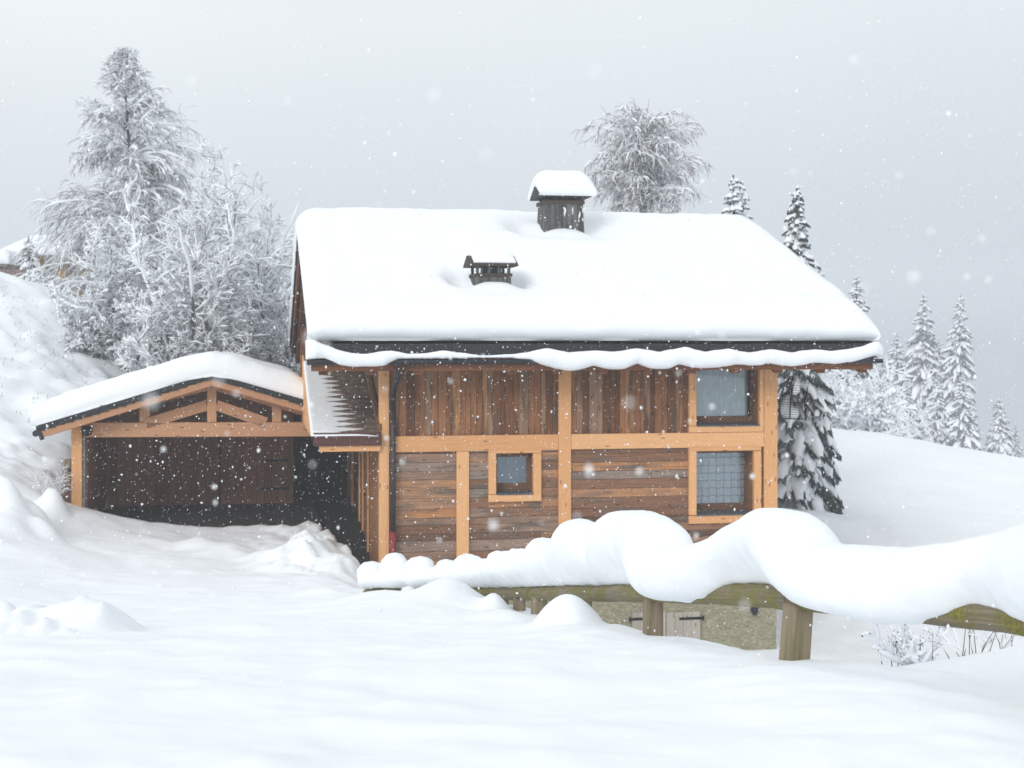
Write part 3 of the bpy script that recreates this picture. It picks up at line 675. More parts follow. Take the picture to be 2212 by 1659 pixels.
# roof ---------------------------------------------------------------
rf = MB()
for sgn in (0, 1):
    ds = [E0-.06, RD]
    P = []
    for n in range(8):
        d = ds[0] if not n & 2 else ds[1]; dd = d if not sgn else 2*RD-d
        P.append((RS0+.04 if not n & 1 else RS1-.04, dd, float(zroof(d))-(.30 if not n & 4 else .17)))
    rf.hexa(P, 0)
roof = rf.build('roof', [M['eave_board']], ch)
# stone tile edge along the eave and verges: two courses of individual slabs
tl = MB(); rr = random.Random(9)
for lay in range(4):
    s = RS0-.02
    while s < RS1:
        w = min(rr.uniform(.22, .46), RS1+.02-s); z1 = -.02-.06*lay
        tl.box((s+.002, E0-.06-.02*lay+rr.uniform(-.015, .01), z1-.075), (s+w-.002, E0+.5, z1+rr.uniform(-.012, .004)), 0); s += w
for sv in (RS0, RS1-.10):
    for half in (0, 1):
        n = 24
        for k in range(n):
            d0 = E0+(RD-E0)*k/n; d1 = E0+(RD-E0)*(k+1)/n+.05
            z0, z1 = float(zroof(d0))-.17, float(zroof(d1))-.17
            P = []
            for q in range(8):
                d, z = (d0, z0) if not q & 2 else (d1, z1)
                if half: d = 2*RD-d
                P.append((sv+(rr.uniform(-.015, .0) if not q & 1 else .12), d, z+(0 if not q & 4 else .15)))
            tl.hexa(P, 1)
tl.build('stone_tiles', [M['slate']], roof)
for sv in (RS0+.05, RS1-.11):
    for half in (0, 1):
        bb = MB(); P = []
        for q in range(8):
            d = E0 if not q & 2 else RD
            P.append((sv+(0 if not q & 1 else .06), d if not half else 2*RD-d, float(zroof(d))-(.52 if not q & 4 else .19)))
        bb.hexa(P, 1); bb.build('barge_board', [M['eave_board']], roof, bev=.006)
for k in range(13):
    s = RS0+.28+k*.98
    for half in (0, 1):
        if half and 0 < k < 12: continue
        bb = MB(); P = []
        for q in range(8):
            d = E0+.04 if not q & 2 else RD
            P.append((s-.10 if not q & 1 else s+.10, d if not half else 2*RD-d, float(zroof(d))-(.665 if not q & 4 else .30)))
        bb.hexa(P, 1); bb.build('rafter', [M['eave_board']], roof, bev=.01)
b = MB(); s0, s1 = float(Fs(672, -.95)), float(Fs(1884, -.95)); b.box((s0, -1.0, -.585), (s1, -.93, -.22), 0); b.build('eave_board', [M['eave_board']], roof, bev=.008)
b = MB(); b.box((s0, -1.018, -.455), (s1, -1.003, -.40), 0); b.build('eave_batten', [M['eave_board']], roof, bev=.004)
# gutter, pipe
b = MB(); g0, g1 = float(Fs(664, -1.12)), float(Fs(1903, -1.12)); n = 10; gz0 = -.36
ang = [math.pi+math.pi*k/n for k in range(n+1)]
for k in range(n):
    for (r0) in (.092,):
        y0, z0, y1, z1 = -1.12+r0*math.cos(ang[k]), gz0+r0*math.sin(ang[k]), -1.12+r0*math.cos(ang[k+1]), gz0+r0*math.sin(ang[k+1])
        b.hexa([(g0 if not q & 1 else g1, (y0 if not q & 2 else y1)*1., (z0 if not q & 2 else z1)+(.006 if q & 4 else 0)) for q in range(8)], 0)
for s in np.arange(g0+.02, g1, 1.05): b.box((s, -1.215, gz0-.10), (s+.03, -1.02, gz0+.012))
b.box((g0-.01, -1.21, gz0-.09), (g0+.01, -1.03, gz0+.005)); b.box((g1-.01, -1.21, gz0-.09), (g1+.01, -1.03, gz0+.005))
gut = b.build('gutter', [M['gutter']], roof)
sA, sB = float(Fs(861, -1.12)), float(Fs(848.5, -.06))
b = MB(); b.tube([(sA, -1.12, -.34), (sA, -1.12, -.62), (sA-.01, -1.08, -.70), (sB+.02, -.14, -1.02), (sB, -.08, -1.08), (sB, -.075, -1.16)], .062, 12)
b.tube([(sA, -1.12, -.33), (sA, -1.12, -.47)], .085, 12); b.build('swan_neck', [M['gutter']], roof, smooth=True)
b = MB(); zr = float(Fz(1151, sB, -.07)); b.tube([(sB, -.075, -1.10), (sB, -.075, zr)], .062, 14); b.tube([(sB, -.075, -1.12), (sB, -.075, -1.24)], .075, 14)
for z in (-2.2, -3.6): b.tube([(sB, -.075, z), (sB, -.075, z+.03)], .072, 14)
dp = b.build('downpipe', [M['pipe']], ch, smooth=True)
b = MB(); b.tube([(sB, -.075, zr+.03), (sB, -.075, -5.4)], .070, 14); b.build('pipe_foot', [M['red']], dp, smooth=True)
# snow on the roof -----------------------------------------------------
def esq(x, p=2.4): return (1-(1-np.clip(x, 0, 1))**p)**(1/p)
def snow_roof(name, s0, s1, d0, d1, zbase, T, R, parent, ns=140, nd_=120, bulge=(.16, .1), pits=(), rough=.012, Rs=None, seed=3, zmod=None):
    Rs = Rs or R
    def samp(a, c, n, r):
        u = np.linspace(0, 1, n); e = min(.45, r/(c-a)); k = max(8, n//5)
        q = e*(1-np.cos(np.linspace(0, np.pi/2, k)))
        return a+(c-a)*np.r_[q[:-1], np.linspace(e, 1-e, n-2*k+2), 1-q[::-1][1:]]
    sv, dv = samp(s0, s1, ns, Rs), samp(d0, d1, nd_, R)
    Sg, Dg = np.meshgrid(sv, dv)
    ed = esq(np.minimum(Dg-d0, d1-Dg)/R); es = esq(np.minimum(Sg-s0, s1-Sg)/Rs)
    t = T*ed*es
    # fat rolled lips: push the mid-height of each rim outwards
    pd = bulge[0]*np.sin(np.pi*np.clip(ed, 0, 1)**.9)*(np.minimum(Dg-d0, d1-Dg) < R); ps = bulge[1]*np.sin(np.pi*np.clip(es, 0, 1)**.9)*(np.minimum(Sg-s0, s1-Sg) < Rs)
    Dn = Dg+np.where(Dg < (d0+d1)/2, -pd, pd)+.02*fbm(Sg*.8, t*3, 0, seed+5, 2)*(1-ed)
    Sn = Sg+np.where(Sg < (s0+s1)/2, -ps, ps)
    wob = rough*fbm(Sg*1.1, Dg*1.1, 0, seed, 3)*es*ed+.35*rough*fbm(Sg*4, Dg*4, 0, seed+3, 2)
    zz = zbase(Sg, Dg)+t+wob
    for (cs, cd, h, ws, wd) in pits: zz = zz+h*np.exp(-(((Sg-cs)/ws)**2+((Dg-cd)/wd)**2)**1.2)
    if zmod is not None: zz = zmod(Sg, Dg, zz)
    zz = np.maximum(zz, zbase(Sg, Dg)+.0)
    top_ = np.stack([Sn, Dn, zz], -1).reshape(-1, 3)
    n0 = len(top_); J = np.arange(n0).reshape(len(dv), len(sv))
    f = [tuple(q) for q in np.stack([J[:-1, :-1], J[:-1, 1:], J[1:, 1:], J[1:, :-1]], -1).reshape(-1, 4)]
    bot_ = np.stack([Sg, Dg, zbase(Sg, Dg)-.004], -1).reshape(-1, 3)
    f += [tuple(q+n0) for q in np.stack([J[:-1, :-1], J[1:, :-1], J[1:, 1:], J[:-1, 1:]], -1).reshape(-1, 4)]
    rim = list(J[0]) + list(J[1:, -1]) + list(J[-1, -2::-1]) + list(J[-2:0:-1, 0])
    f += [(rim[i], rim[i]+n0, rim[(i+1) % len(rim)]+n0, rim[(i+1) % len(rim)]) for i in range(len(rim))]
    return np_mesh(name, np.r_[top_, bot_], f, M['snow'], parent, True)
cS, cD = float(Fs(1211, 5.4)), 5.45     # chimney
vS, vD = float(Fs(1061, .95)), 1.05     # vent
def zr_soft(s, d): return .0+SL*(RD-E0-np.sqrt((d-RD)**2+.5**2)+.03)
pits = [(cS-.95, cD-.1, -.30, .45, .8), (cS+.95, cD-.1, -.30, .45, .8), (cS, cD-1.0, -.10, .5, .35), (cS, cD+.9, -.2, .8, .5), (cS-.05, cD-.72, .05, .5, .25),
        (vS-.66, vD+.1, -.36, .30, .55), (vS+.66, vD+.1, -.34, .30, .5), (vS, vD+.7, -.22, .5, .3), (vS+.05, vD-.55, .07, .5, .22)]
snow_roof('snow_cover', RS0+.02, RS1, E0+.10, 2*RD-E0-.1, zr_soft, .72, .62, roof, 150, 170, (.26, .10), pits, .03, .5, zmod=lambda s, d, z: z-.05*np.exp(-((d-.25+.12*vnoise(s*.5, 3))/.22)**2)*(.6+.6*vnoise(s*.4, 7)))
# snow lying along the gutter
GT = np.array([(660, 735), (672, 731), (690, 741), (700, 744), (716, 750), (742, 760), (770, 764), (795, 764), (820, 759), (842, 757.5), (865, 761), (886, 765), (920, 763), (958, 757), (1000, 763), (1042, 768), (1070, 767), (1110, 765), (1142, 760), (1165, 755), (1183, 752), (1230, 761), (1290, 757), (1326, 760), (1377, 752), (1425, 760), (1479, 749.5), (1523, 760), (1570, 753), (1618, 761), (1668, 754), (1712, 761), (1756, 754), (1800, 758), (1841, 753), (1868, 746), (1890, 737), (1900, 738), (1908, 752)], float)
GB = np.array([(660, 777), (700, 774), (715, 781), (735, 789), (760, 792), (805, 792), (830, 790), (843, 783), (858, 775), (920, 775), (1000, 774), (1060, 773), (1110, 774), (1146, 777), (1167, 787), (1198, 796), (1228, 801), (1250, 799), (1282, 790), (1305, 796), (1325, 799), (1352, 796), (1377, 785), (1400, 794), (1420, 797.5), (1445, 796), (1466, 786), (1490, 793), (1512, 796), (1550, 794), (1586, 787), (1620, 790), (1645, 789), (1656, 783.5), (1685, 789), (1710, 791), (1735, 788), (1757, 783.5), (1800, 786), (1845, 782), (1868, 775), (1885, 769), (1908, 767)], float)
sp = np.linspace(660, 1908, 420); dg = -1.16
sv = np.array([float(Fs(p, dg)) for p in sp]); k = (OY+sv*ST+dg*CT)/FPX
tp = -(smooth1(np.interp(sp, GT[:, 0], GT[:, 1]), 3)-HY)*k; bt = -(smooth1(np.interp(sp, GB[:, 0], GB[:, 1]), 2)-HY)*k
thick = np.clip((tp-bt)/.3, .3, 1.2); en = np.sqrt(np.clip(np.minimum(np.arange(420), np.arange(420)[::-1])/7., .03, 1))
snow_sweep('gutter_snow', np.c_[sv, np.full(420, dg)], np.tile((0., -1.), (420, 1)), tp, bt, .15*thick*en, (.10+.10*thick)*en, np.full(420, .8), gut, n=26, rough=.01, seed=8)
# chimney ----------------------------------------------------------------
zc = float(zroof(cD))
def plank_box(mb, x0, x1, y0, y1, z0, z1, tx, ty, nb, rr_):
    """tapering box clad in upright planks (tx, ty: how much narrower the top is on each side)"""
    cx, cy = (x0+x1)/2, (y0+y1)/2
    for side in range(4):
        for k in range(nb):
            u0, u1 = k/nb, (k+1)/nb-.012; g = rr_.uniform(0, .012)
            def pt(u, z, inn):
                kx = tx if z == z1 else 0; ky = ty if z == z1 else 0
                a0, a1, c0, c1 = x0+kx, x1-kx, y0+ky, y1-ky
                if side == 0: return (a0+(a1-a0)*u, c0+inn-g, z)
                if side == 1: return (a0+(a1-a0)*u, c1-inn+g, z)
                if side == 2: return (a0+inn-g, c0+(c1-c0)*u, z)
                return (a1-inn+g, c0+(c1-c0)*u, z)
            mb.hexa([pt(u1 if q & 1 else u0, z1 if q & 2 else z0, .03 if q & 4 else 0) for q in range(8)], 1, r=(rr_.random(), rr_.random(), rr_.random()))
rr = random.Random(4)
b = MB(); hw, hd = .55, .52; plank_box(b, cS-hw, cS+hw, cD-hd, cD+hd, zc-.2, zc+1.22, .07, .05, 7, rr)
b.box((cS-hw+.10, cD-hd+.1, zc-.2), (cS+hw-.1, cD+hd-.1, zc+1.15))
chim = b.build('chimney', [M['grey_shingle']], ch)
b = MB(); b.box((cS-hw+.02, cD-hd+.02, zc+1.17), (cS+hw-.02, cD+hd-.02, zc+1.27), 0); b.build('chimney_collar', [M['shingle']], chim, bev=.01)
for i in (-1, 1):
    for j in (-1, 1): b = MB(); b.box((cS+i*.42-.035, cD+j*.38-.035, zc+1.26), (cS+i*.42+.035, cD+j*.38+.035, zc+1.42), 2); b.build('hood_leg', [M['iron']], chim)
b = MB(); zt = zc+1.38; hwid, hdep = .67, .64
b.prism([(cD-hdep, zt-.04), (cD+hdep, zt-.04), (cD+hdep, zt), (cD, zt+.32), (cD-hdep, zt)], 0, cS-hwid, cS+hwid); cap = b.build('chimney_hood', [M['slate']], chim, bev=.008)
snow_roof('hood_snow', cS-hwid+.02, cS+hwid+.06, cD-hdep-.04, cD+hdep+.04, lambda s, d: zt+.01+.47*(hdep-np.sqrt((d-cD)**2+.02)), .44, .36, cap, 60, 60, (.10, .07), (), .01, .34, 12)
# snow plastered on the chimney's right flank and rim
b = MB(); b.hexa([(cS+hw+(.015 if q & 1 else -.02)-(.07 if q & 2 else 0), cD-(hd-.01)+(2*hd-.1 if q & 4 else 0)-(-.05 if q & 2 else 0), zc-.1 if not q & 2 else zc+1.18) for q in range(8)], 1); b.build('plastered_snow', [M['snow']], chim, bev=.01)
rr = random.Random(2)
for k in range(14):
    b = MB(); x = cS+rr.uniform(-.1, .55); z = zc+rr.uniform(.45, 1.15); w = rr.uniform(.02, .06); h = rr.uniform(.05, .22); y = cD-hd+.045*(z-zc+.2)/1.4
    b.tube([(x, y, z-h), (x+rr.uniform(-.01, .01), y-.012, z-h*.4), (x, y, z)], [w*.2, w*.5, w*.25], 6); b.build('snow_streak', [M['snow']], chim, smooth=True)
# roof vent ----------------------------------------------------------------
zv = float(zroof(vD))
b = MB(); rr = random.Random(14); hw, hd = .39, .40; plank_box(b, vS-hw, vS+hw, vD-hd, vD+hd, zv-.2, zv+.78, .0, .0, 5, rr)
b.box((vS-hw+.06, vD-hd+.06, zv-.2), (vS+hw-.06, vD+hd-.06, zv+.72)); vent = b.build('roof_vent', [M['grey_shingle']], ch)
b = MB(); b.box((vS-hw-.03, vD-hd-.03, zv+.75), (vS+hw+.03, vD+hd+.03, zv+.82), 0); b.build('vent_sill', [M['shingle']], vent, bev=.006)
for i in (-1, -.25, .35, 1):
    for j in (-1, 1): b = MB(); b.box((vS+i*.35-.03, vD+j*.36-.03, zv+.81), (vS+i*.35+.03, vD+j*.36+.03, zv+1.01), 2); b.build('vent_leg', [M['grey_shingle']], vent)
b = MB(); b.box((vS-.2, vD-.15, zv+.8), (vS+.22, vD+.15, zv+.98)); b.build('vent_pipe', [M['sill']], vent)
zt = zv+1.01; hwid, hdep = .54, .52
b = MB(); b.prism([(vD-hdep, zt-.035), (vD+hdep, zt-.035), (vD+hdep, zt), (vD, zt+.22), (vD-hdep, zt)], 0, vS-hwid, vS+hwid); cap = b.build('vent_hood', [M['shingle']], vent, bev=.006)
snow_roof('hood_snow', vS-hwid+.10, vS+hwid-.06, vD-hdep+.06, vD+hdep-.05, lambda s, d: zt+.012+.423*(hdep-np.sqrt((d-vD)**2+.004)), .13, .2, cap, 50, 50, (.02, .02), (), .02, .25, 19)
# entrance canopy on the side wall -----------------------------------------
cs0, cs1, cd0, cd1 = -1.40, -.02, -.12, 4.3
cz0, cz1 = float(Fz(938, -1.35, cd0)), float(Fz(786, -1.35, cd1))
csl = (cz1-cz0)/(cd1-cd0)
b = MB(); N = 15; rr = random.Random(6)
for k in range(N):
    d0 = cd0+(cd1-cd0)*k/N; d1 = d0+(cd1-cd0)/N+.06; s = cs0
    za, zb3 = cz0+csl*(d0-cd0), cz0+csl*(d1-cd0)
    while s < cs1-.01:
        w = min(rr.uniform(.10, .2), cs1-s); j = rr.uniform(-.012, .006)
        b.hexa([(s+.002 if not q & 1 else s+w-.002, (d0+j) if not q & 2 else d1, (za+.045 if not q & 2 else zb3-.02)-(0 if q & 4 else .05)) for q in range(8)], 1); s += w
can = b.build('canopy', [M['canopy_shingle']], ch)
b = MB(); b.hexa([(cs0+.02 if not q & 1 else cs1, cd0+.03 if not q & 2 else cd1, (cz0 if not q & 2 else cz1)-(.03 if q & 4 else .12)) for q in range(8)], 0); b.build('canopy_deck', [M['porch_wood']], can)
b = MB(); b.box((cs0-.005, cd0-.05, cz0-.245), (cs1+.05, cd0-.005, cz0+.0), 0); b.box((cs0-.008, cd0-.065, cz0-.10), (cs1+.05, cd0-.0505, cz0-.055), 0); b.box((cs0-.002, cd0-.075, cz0+.002), (cs1+.05, cd0-.01, cz0+.035), 0); b.build('canopy_fascia', [M['maroon']], can, bev=.006)
b = MB(); b.box((cs0+.13, cd0+.02, cz0-.375), (cs1+.03, cd0+.18, cz0-.25), 0); b.box((cs1-.28, cd0+.03, cz0-.374), (cs1+.02, cd0+.16, cz0-.52), 0) if False else None
b.build('canopy_beam', [M['timber']], can, bev=.012)
b = MB()   # sloping board where the canopy meets the wall
b.hexa([(cs1-.02 if not q & 1 else cs1+.07, cd0+.1 if not q & 2 else cd1, (cz0+.04 if not q & 2 else cz1+.04)+(0 if not q & 4 else .16)) for q in range(8)], 1); b.build('wall_board', [M['porch_wood']], can, bev=.006)
# cheek board
b = MB(); zc0 = float(Fz(905, -1.42, 4.6))
b.prism([(cd0+.25, cz0-.03), (cd1+.75, zc0-.05), (cd1+.75, cz1+.25), (cd1, cz1+.02)], 0, cs0-.06, cs0-.012); b.build('cheek', [M['timber']], can, bev=.006)
b = MB(); b.box((cs0-.10, cd1+.6, zc0-.05), (cs0+.05, cd1+.75, cz1+.9), 2); b.build('cheek_post', [M['eave_board']], can, bev=.006)
# wind-blown snow on it, thinning towards the wall so that each course pokes through further on
ns, ndd = 90, 150; u = np.linspace(0, 1, ns); dv = np.linspace(cd0-.06, cd1, ndd)
Ug, Dg = np.meshgrid(u, dv); Sg = cs0-.05+Ug*(cs1-cs0+.03)
kd = (Dg-cd0)/(cd1-cd0)
u0, u1 = .40-.20*kd, .80-.40*kd
thk = np.minimum(.01-.05*(Ug-u0)/(u1-u0), .075)+.006*fbm(Sg*4, Dg*3, 0, 3, 3)
thk = np.where(Ug < .06, thk*esq(Ug/.06+.02), thk)
zz = cz0+csl*(Dg-cd0)+.035+thk
zz = np.where(Dg < cd0, np.minimum(zz, cz0+.05+thk*.7), zz)
V = np.stack([Sg, Dg, zz], -1).reshape(-1, 3); V2 = np.stack([Sg, Dg, np.minimum(zz, cz0+csl*(Dg-cd0))-.02], -1).reshape(-1, 3)
J = np.arange(ns*ndd).reshape(ndd, ns); n0 = ns*ndd
f = [tuple(q) for q in np.stack([J[:-1, :-1], J[:-1, 1:], J[1:, 1:], J[1:, :-1]], -1).reshape(-1, 4)]
rim = list(J[0]) + list(J[1:, -1]) + list(J[-1, -2::-1]) + list(J[-2:0:-1, 0])
f += [(rim[i], rim[i]+n0, rim[(i+1) % len(rim)]+n0, rim[(i+1) % len(rim)]) for i in range(len(rim))]
np_mesh('canopy_snow', np.r_[V, V2], f, M['snow'], can, True)
# side wall below the canopy: posts, door
b = MB(); zt = cz0-.3
for d0, w in ((2.55, .22), (6.35, .18), (9.2, .2)):
    pb = MB(); pb.box((.03, d0, -5.1), (.15, d0+w, zt+.9), 2); pb.build('post', [M['timber']], ch, bev=.01)
pb = MB(); pb.box((-.01, .28, -5.1), (.14, 2.5, zt+.1), 2, r=(.1, .5, .2)); pb.build('side_panel', [M['reveal']], ch, bev=.01)
db = MB()
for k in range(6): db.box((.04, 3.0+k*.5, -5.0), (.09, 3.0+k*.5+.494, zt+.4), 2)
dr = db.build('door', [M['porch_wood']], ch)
db = MB(); db.box((.0, 3.3, -4.95), (.085, 3.42, zt+.4), 2); db.box((.0, 4.9, -4.95), (.085, 5.02, zt+.4), 2); db.build('door_frame', [M['timber']], dr, bev=.006)
db = MB(); db.tube([(.03, 3.6, -3.6), (-.05, 3.6, -3.6), (-.05, 3.75, -3.6)], .014, 8); db.box((.02, 3.56, -3.72), (.038, 3.64, -3.5)); db.build('handle', [M['iron']], dr)
# wire rack on the far corner
wr = fempty('wire_rack', WID+.3, .7, -1.3); tag(wr, 'black wire rack with curved upright bars at the chalet\'s right corner post', 'rack')
def rp(px, py, d=.7): return F(px, py, d)
for pl in (((1695, 832), (1690, 846), (1686, 860), (1684, 872), (1684, 903)), ((1714, 828), (1711, 846), (1708, 862), (1707, 880), (1706, 903)), ((1745, 834), (1743, 850), (1738, 868), (1740, 884), (1741, 908))):
    b = MB(); b.tube([rp(*p) for p in pl], [.010, .018, .024, .02, .016], 8); b.build('upright_bar', [M['iron']], wr, smooth=True)
b = MB()
for k in range(15):
    y = 831+k*5.2; x0 = np.interp(y, (832, 872, 903), (1694, 1685, 1684)); x1 = np.interp(y, (834, 868, 908), (1745, 1738, 1741))
    b.tube([rp(x0, y), rp((x0+x1)/2, y+2.0), rp(x1, y+3.5)], .0045, 5)
b.build('wire_grid', [M['iron']], wr)
b = MB(); a, c = rp(1684, 903), rp(1741, 905)
b.tube([(WID-.06, .4, a[2]), a], .014, 6); b.build('wall_bracket', [M['iron']], wr); b = MB(); b.tube([(WID-.06, .4, -.95), rp(1695, 834)], .012, 6); b.build('wall_bracket', [M['iron']], wr)
b = MB(); b.tube([a, c], .012, 6); b.build('bottom_bar', [M['iron']], wr)
# ------------------------------------------------------------------ the carport
KD = 4.7; KF = 4.15; KB = 11.0
cp = fempty('carport', float(Fs(430, KD)), KD, -4.4)
tag(cp, 'open wooden carport with a low snow-covered gable roof beside the chalet', 'carport')
def P3(px, py, d): return np.array(F(px, py, d), float)
Ltop, Atop, Rtop = P3(80, 919, KF), P3(457.5, 805, KF), P3(662, 864, KF)
Rs_ = Rtop.copy()
def roofz(s):
    return np.where(s < Atop[0], Ltop[2]+(s-Ltop[0])*(Atop[2]-Ltop[2])/(Atop[0]-Ltop[0]), Atop[2]+(s-Atop[0])*(Rtop[2]-Atop[2])/(Rtop[0]-Atop[0]))
b = MB()
for (a, c) in ((Ltop, Atop), (Atop, Rtop)):
    b.hexa([((a if not q & 1 else c)[0], KF+.04 if not q & 2 else KB, (a if not q & 1 else c)[2]-(.13 if q & 4 else .20)) for q in range(8)], 0)
roof = b.build('roof', [M['carport_timber']], cp)
b = MB(); rr = random.Random(3)
for (a, c, n) in ((Ltop, Atop, 20), (Atop, Rtop, 11)):
    for lay in range(2):
        for k in range(n):
            p, q_ = a+(c-a)*(k/n), a+(c-a)*((k+1)/n); off = -.065*lay+rr.uniform(-.012, .012)
            lift = .018 if (c[2] > a[2]) else -.0
            b.hexa([((p if not q & 1 else q_)[0]+(-.02 if not q & 1 else .02), KF-.03+.02*lay+rr.uniform(-.02, .02) if not q & 2 else KF+1.2, (p if not q & 1 else q_)[2]+off-(0 if q & 4 else .085)+(lift if not q & 1 else -lift)) for q in range(8)], 0)
b.build('stone_tiles', [M['slate']], roof)
for (a, c) in ((Ltop, Atop), (Atop, Rtop)):
    b = MB(); h0, h1 = .145, .31
    b.hexa([((a if not q & 1 else c)[0]+((.04 if a is Ltop else .0) if not q & 1 else 0), KF+.02 if not q & 2 else KF+.09, (a if not q & 1 else c)[2]-(h0 if q & 4 else h1)) for q in range(8)], 0)
    b.build('barge_board', [M['carport_timber']], roof, bev=.006)
# gutter end on the left eave
b = MB(); g = P3(80, 927, KF); b.tube([(g[0]-.03, KF-.02, g[2]-.10), (g[0]-.03, KB, g[2]-.10)], .075, 12); b.tube([(g[0]+.03, KF+.02, g[2]-.02), (g[0]+.12, KF+.02, g[2]-.25)], .05, 8); b.build('gutter', [M['gutter']], roof)
# truss
def tim(name, pts, w=.16, mat='carport_timber'):
    b = MB(); b.bar(P3(*pts[0], KD+.08), P3(*pts[1], KD+.08), .15, pts[2], up=(0, 0, 1)); return b.build(name, [M[mat]], cp, bev=.008)
k = 34.0/FPX
tim('tie_beam', ((181, 928.5), (682, 927.0), 31*k))
b = MB(); b.box(P3(447.5, 826, KD)-np.array((0, .0, 0)), P3(467.5, 911.5, KD)+np.array((0, .145, 0)), 2); b.build('king_post', [M['carport_timber']], cp, bev=.008)
tim('strut', ((447, 875), (315, 915), 23*k)); tim('strut', ((468, 875), (575, 913), 23*k))
tim('top_chord', ((181, 903), (457, 832), 17*k)); tim('top_chord', ((457, 832), (668, 892), 17*k))
for x0, x1, y0, y1 in ((301, 323, 872, 911.5), (588, 608, 872, 911.5)):
    b = MB(); b.box(P3(x0, y0, KD+.02), P3(x1, y1, KD+.02)+np.array((0, .12, 0)), 2); b.build('short_post', [M['carport_timber']], cp, bev=.008)
b = MB(); b.box(P3(154, 921, KD-.02), np.array((Fs(177, KD-.02), KD+.2, -4.9)), 2); b.build('post', [M['timber']], cp, bev=.012)
b = MB(); b.box((Fs(178, KD), KD+.02, -4.9), (Fs(184, KD), KD+.22, Fz(944, -6, KD)), 2); b.build('post_plate', [M['concrete']], cp)
b = MB(); c_ = P3(188, 930, KD-.06); n = 7
for i in range(n): pass
b.tube([c_+np.array((0, dy, 0)) for dy in (-.16, -.14, -.07, .02, .07)], [.06, .10, .13, .11, .06], 14); b.build('round_lamp', [M['iron']], cp, smooth=True)
# dark inside: walls, doors, floor
zf = -4.42
b = MB(); sL = float(Fs(186, KD)); sR = float(Fs(633, 9.4))
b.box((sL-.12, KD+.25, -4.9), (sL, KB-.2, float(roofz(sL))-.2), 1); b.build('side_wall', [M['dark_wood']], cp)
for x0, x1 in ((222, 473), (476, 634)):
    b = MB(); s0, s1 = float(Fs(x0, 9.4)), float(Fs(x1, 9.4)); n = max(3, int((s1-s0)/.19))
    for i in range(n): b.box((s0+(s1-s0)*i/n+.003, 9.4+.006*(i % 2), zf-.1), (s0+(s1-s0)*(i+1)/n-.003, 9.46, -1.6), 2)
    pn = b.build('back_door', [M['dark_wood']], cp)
    if x0 > 400:
        for py in (996, 1057):
            b = MB(); b.box((Fs(563, 9.38), 9.375, Fz(py, s0, 9.4)-.03), (Fs(624, 9.38), 9.398, Fz(py, s0, 9.4)+.03), 0); b.build('hinge_slit_strap', [M['iron']], pn)  # dark bars added to stand for the door's black handle slits
b = MB(); b.box((sL, KB-.3, -4.9), (.02, KB-.2, -2.0), 0); b.build('dark_recess', [M['void']], cp)  # black sheet stands in for the shade of the open recess
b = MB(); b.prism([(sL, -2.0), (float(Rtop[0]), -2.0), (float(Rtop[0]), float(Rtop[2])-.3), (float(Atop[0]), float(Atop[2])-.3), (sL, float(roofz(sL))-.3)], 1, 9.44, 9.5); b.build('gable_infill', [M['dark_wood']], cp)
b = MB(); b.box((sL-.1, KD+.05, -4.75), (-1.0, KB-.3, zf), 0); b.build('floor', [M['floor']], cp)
for i in range(5):
    d = 5.6+i*1.2
    for (a, c) in ((Ltop, Atop), (Atop, Rtop)):
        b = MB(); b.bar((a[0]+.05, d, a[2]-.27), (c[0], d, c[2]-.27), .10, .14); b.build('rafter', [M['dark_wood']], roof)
# snow on the roof
def zb_(s, d): return roofz(s)-.08*np.exp(-((s-Atop[0])/.35)**2)
snow_roof('snow_cover', float(Ltop[0])-.03, float(Rtop[0])+.0, KF-.05, KB+.1, lambda s, d: zb_(s, d), .56, .30, roof, 170, 80, (.05, .12), (), .03, .42, 23)
# small wooden box fixed to the post
nb = fempty('nest_box', float(Fs(145, KD+.1)), KD+.1, -3.1); tag(nb, 'small yellowish wooden box with a dark round hole on the carport post', 'box')
b = MB(); a, c = P3(138, 993, KD+.05), P3(153.5, 1040, KD+.05); b.box(a, c+np.array((0, .2, 0)), 2); b.build('box_body', [M['post_wood']], nb, bev=.02)
b = MB(); h = P3(149, 1015, KD+.05); b.tube([h+np.array((0, .01, 0)), h+np.array((0, -.004, 0))], .045, 14); b.build('hole', [M['void']], nb)
# ------------------------------------------------------------------ trees
def wempty(name, loc):
    o = empty(name, loc); o['org'] = tuple(float(v) for v in loc); return o
def tubes(Pn, Rn, S):
    """Pn (m,n,3) polylines with radii Rn (m,n) -> verts, quads"""
    m, n, _ = Pn.shape
    T = np.gradient(Pn, axis=1); T /= np.linalg.norm(T, axis=2, keepdims=True)+1e-9
    ref = np.where(np.abs(T[..., 2:3]) > .9, np.array((1., 0, 0)), np.array((0, 0, 1.)))
    A = np.cross(T, ref); A /= np.linalg.norm(A, axis=2, keepdims=True)+1e-9; B = np.cross(A, T)
    a = np.linspace(0, 2*np.pi, S, endpoint=False)
    V = Pn[:, :, None]+Rn[:, :, None, None]*(A[:, :, None]*np.cos(a)[None, None, :, None]+B[:, :, None]*np.sin(a)[None, None, :, None])
    J = np.arange(m*n*S).reshape(m, n, S); K = np.roll(J, -1, 2)
    Qd = np.stack([J[:, :-1], K[:, :-1], K[:, 1:], J[:, 1:]], -1).reshape(-1, 4)
    return V.reshape(-1, 3), Qd
class NB:
    def __init__(self): self.V=[]; self.Q=[]; self.n=0
    def add(self, V, Q):
        self.V.append(V); self.Q.append(Q+self.n); self.n += len(V)
    def tubes(self, P, R, S): self.add(*tubes(P, R, S))
    def build(self, name, mat, parent, smooth=True):
        return np_mesh(name, np.concatenate(self.V), np.concatenate(self.Q), mat, parent, smooth)
def unit(v): return v/(np.linalg.norm(v, axis=-1, keepdims=True)+1e-9)
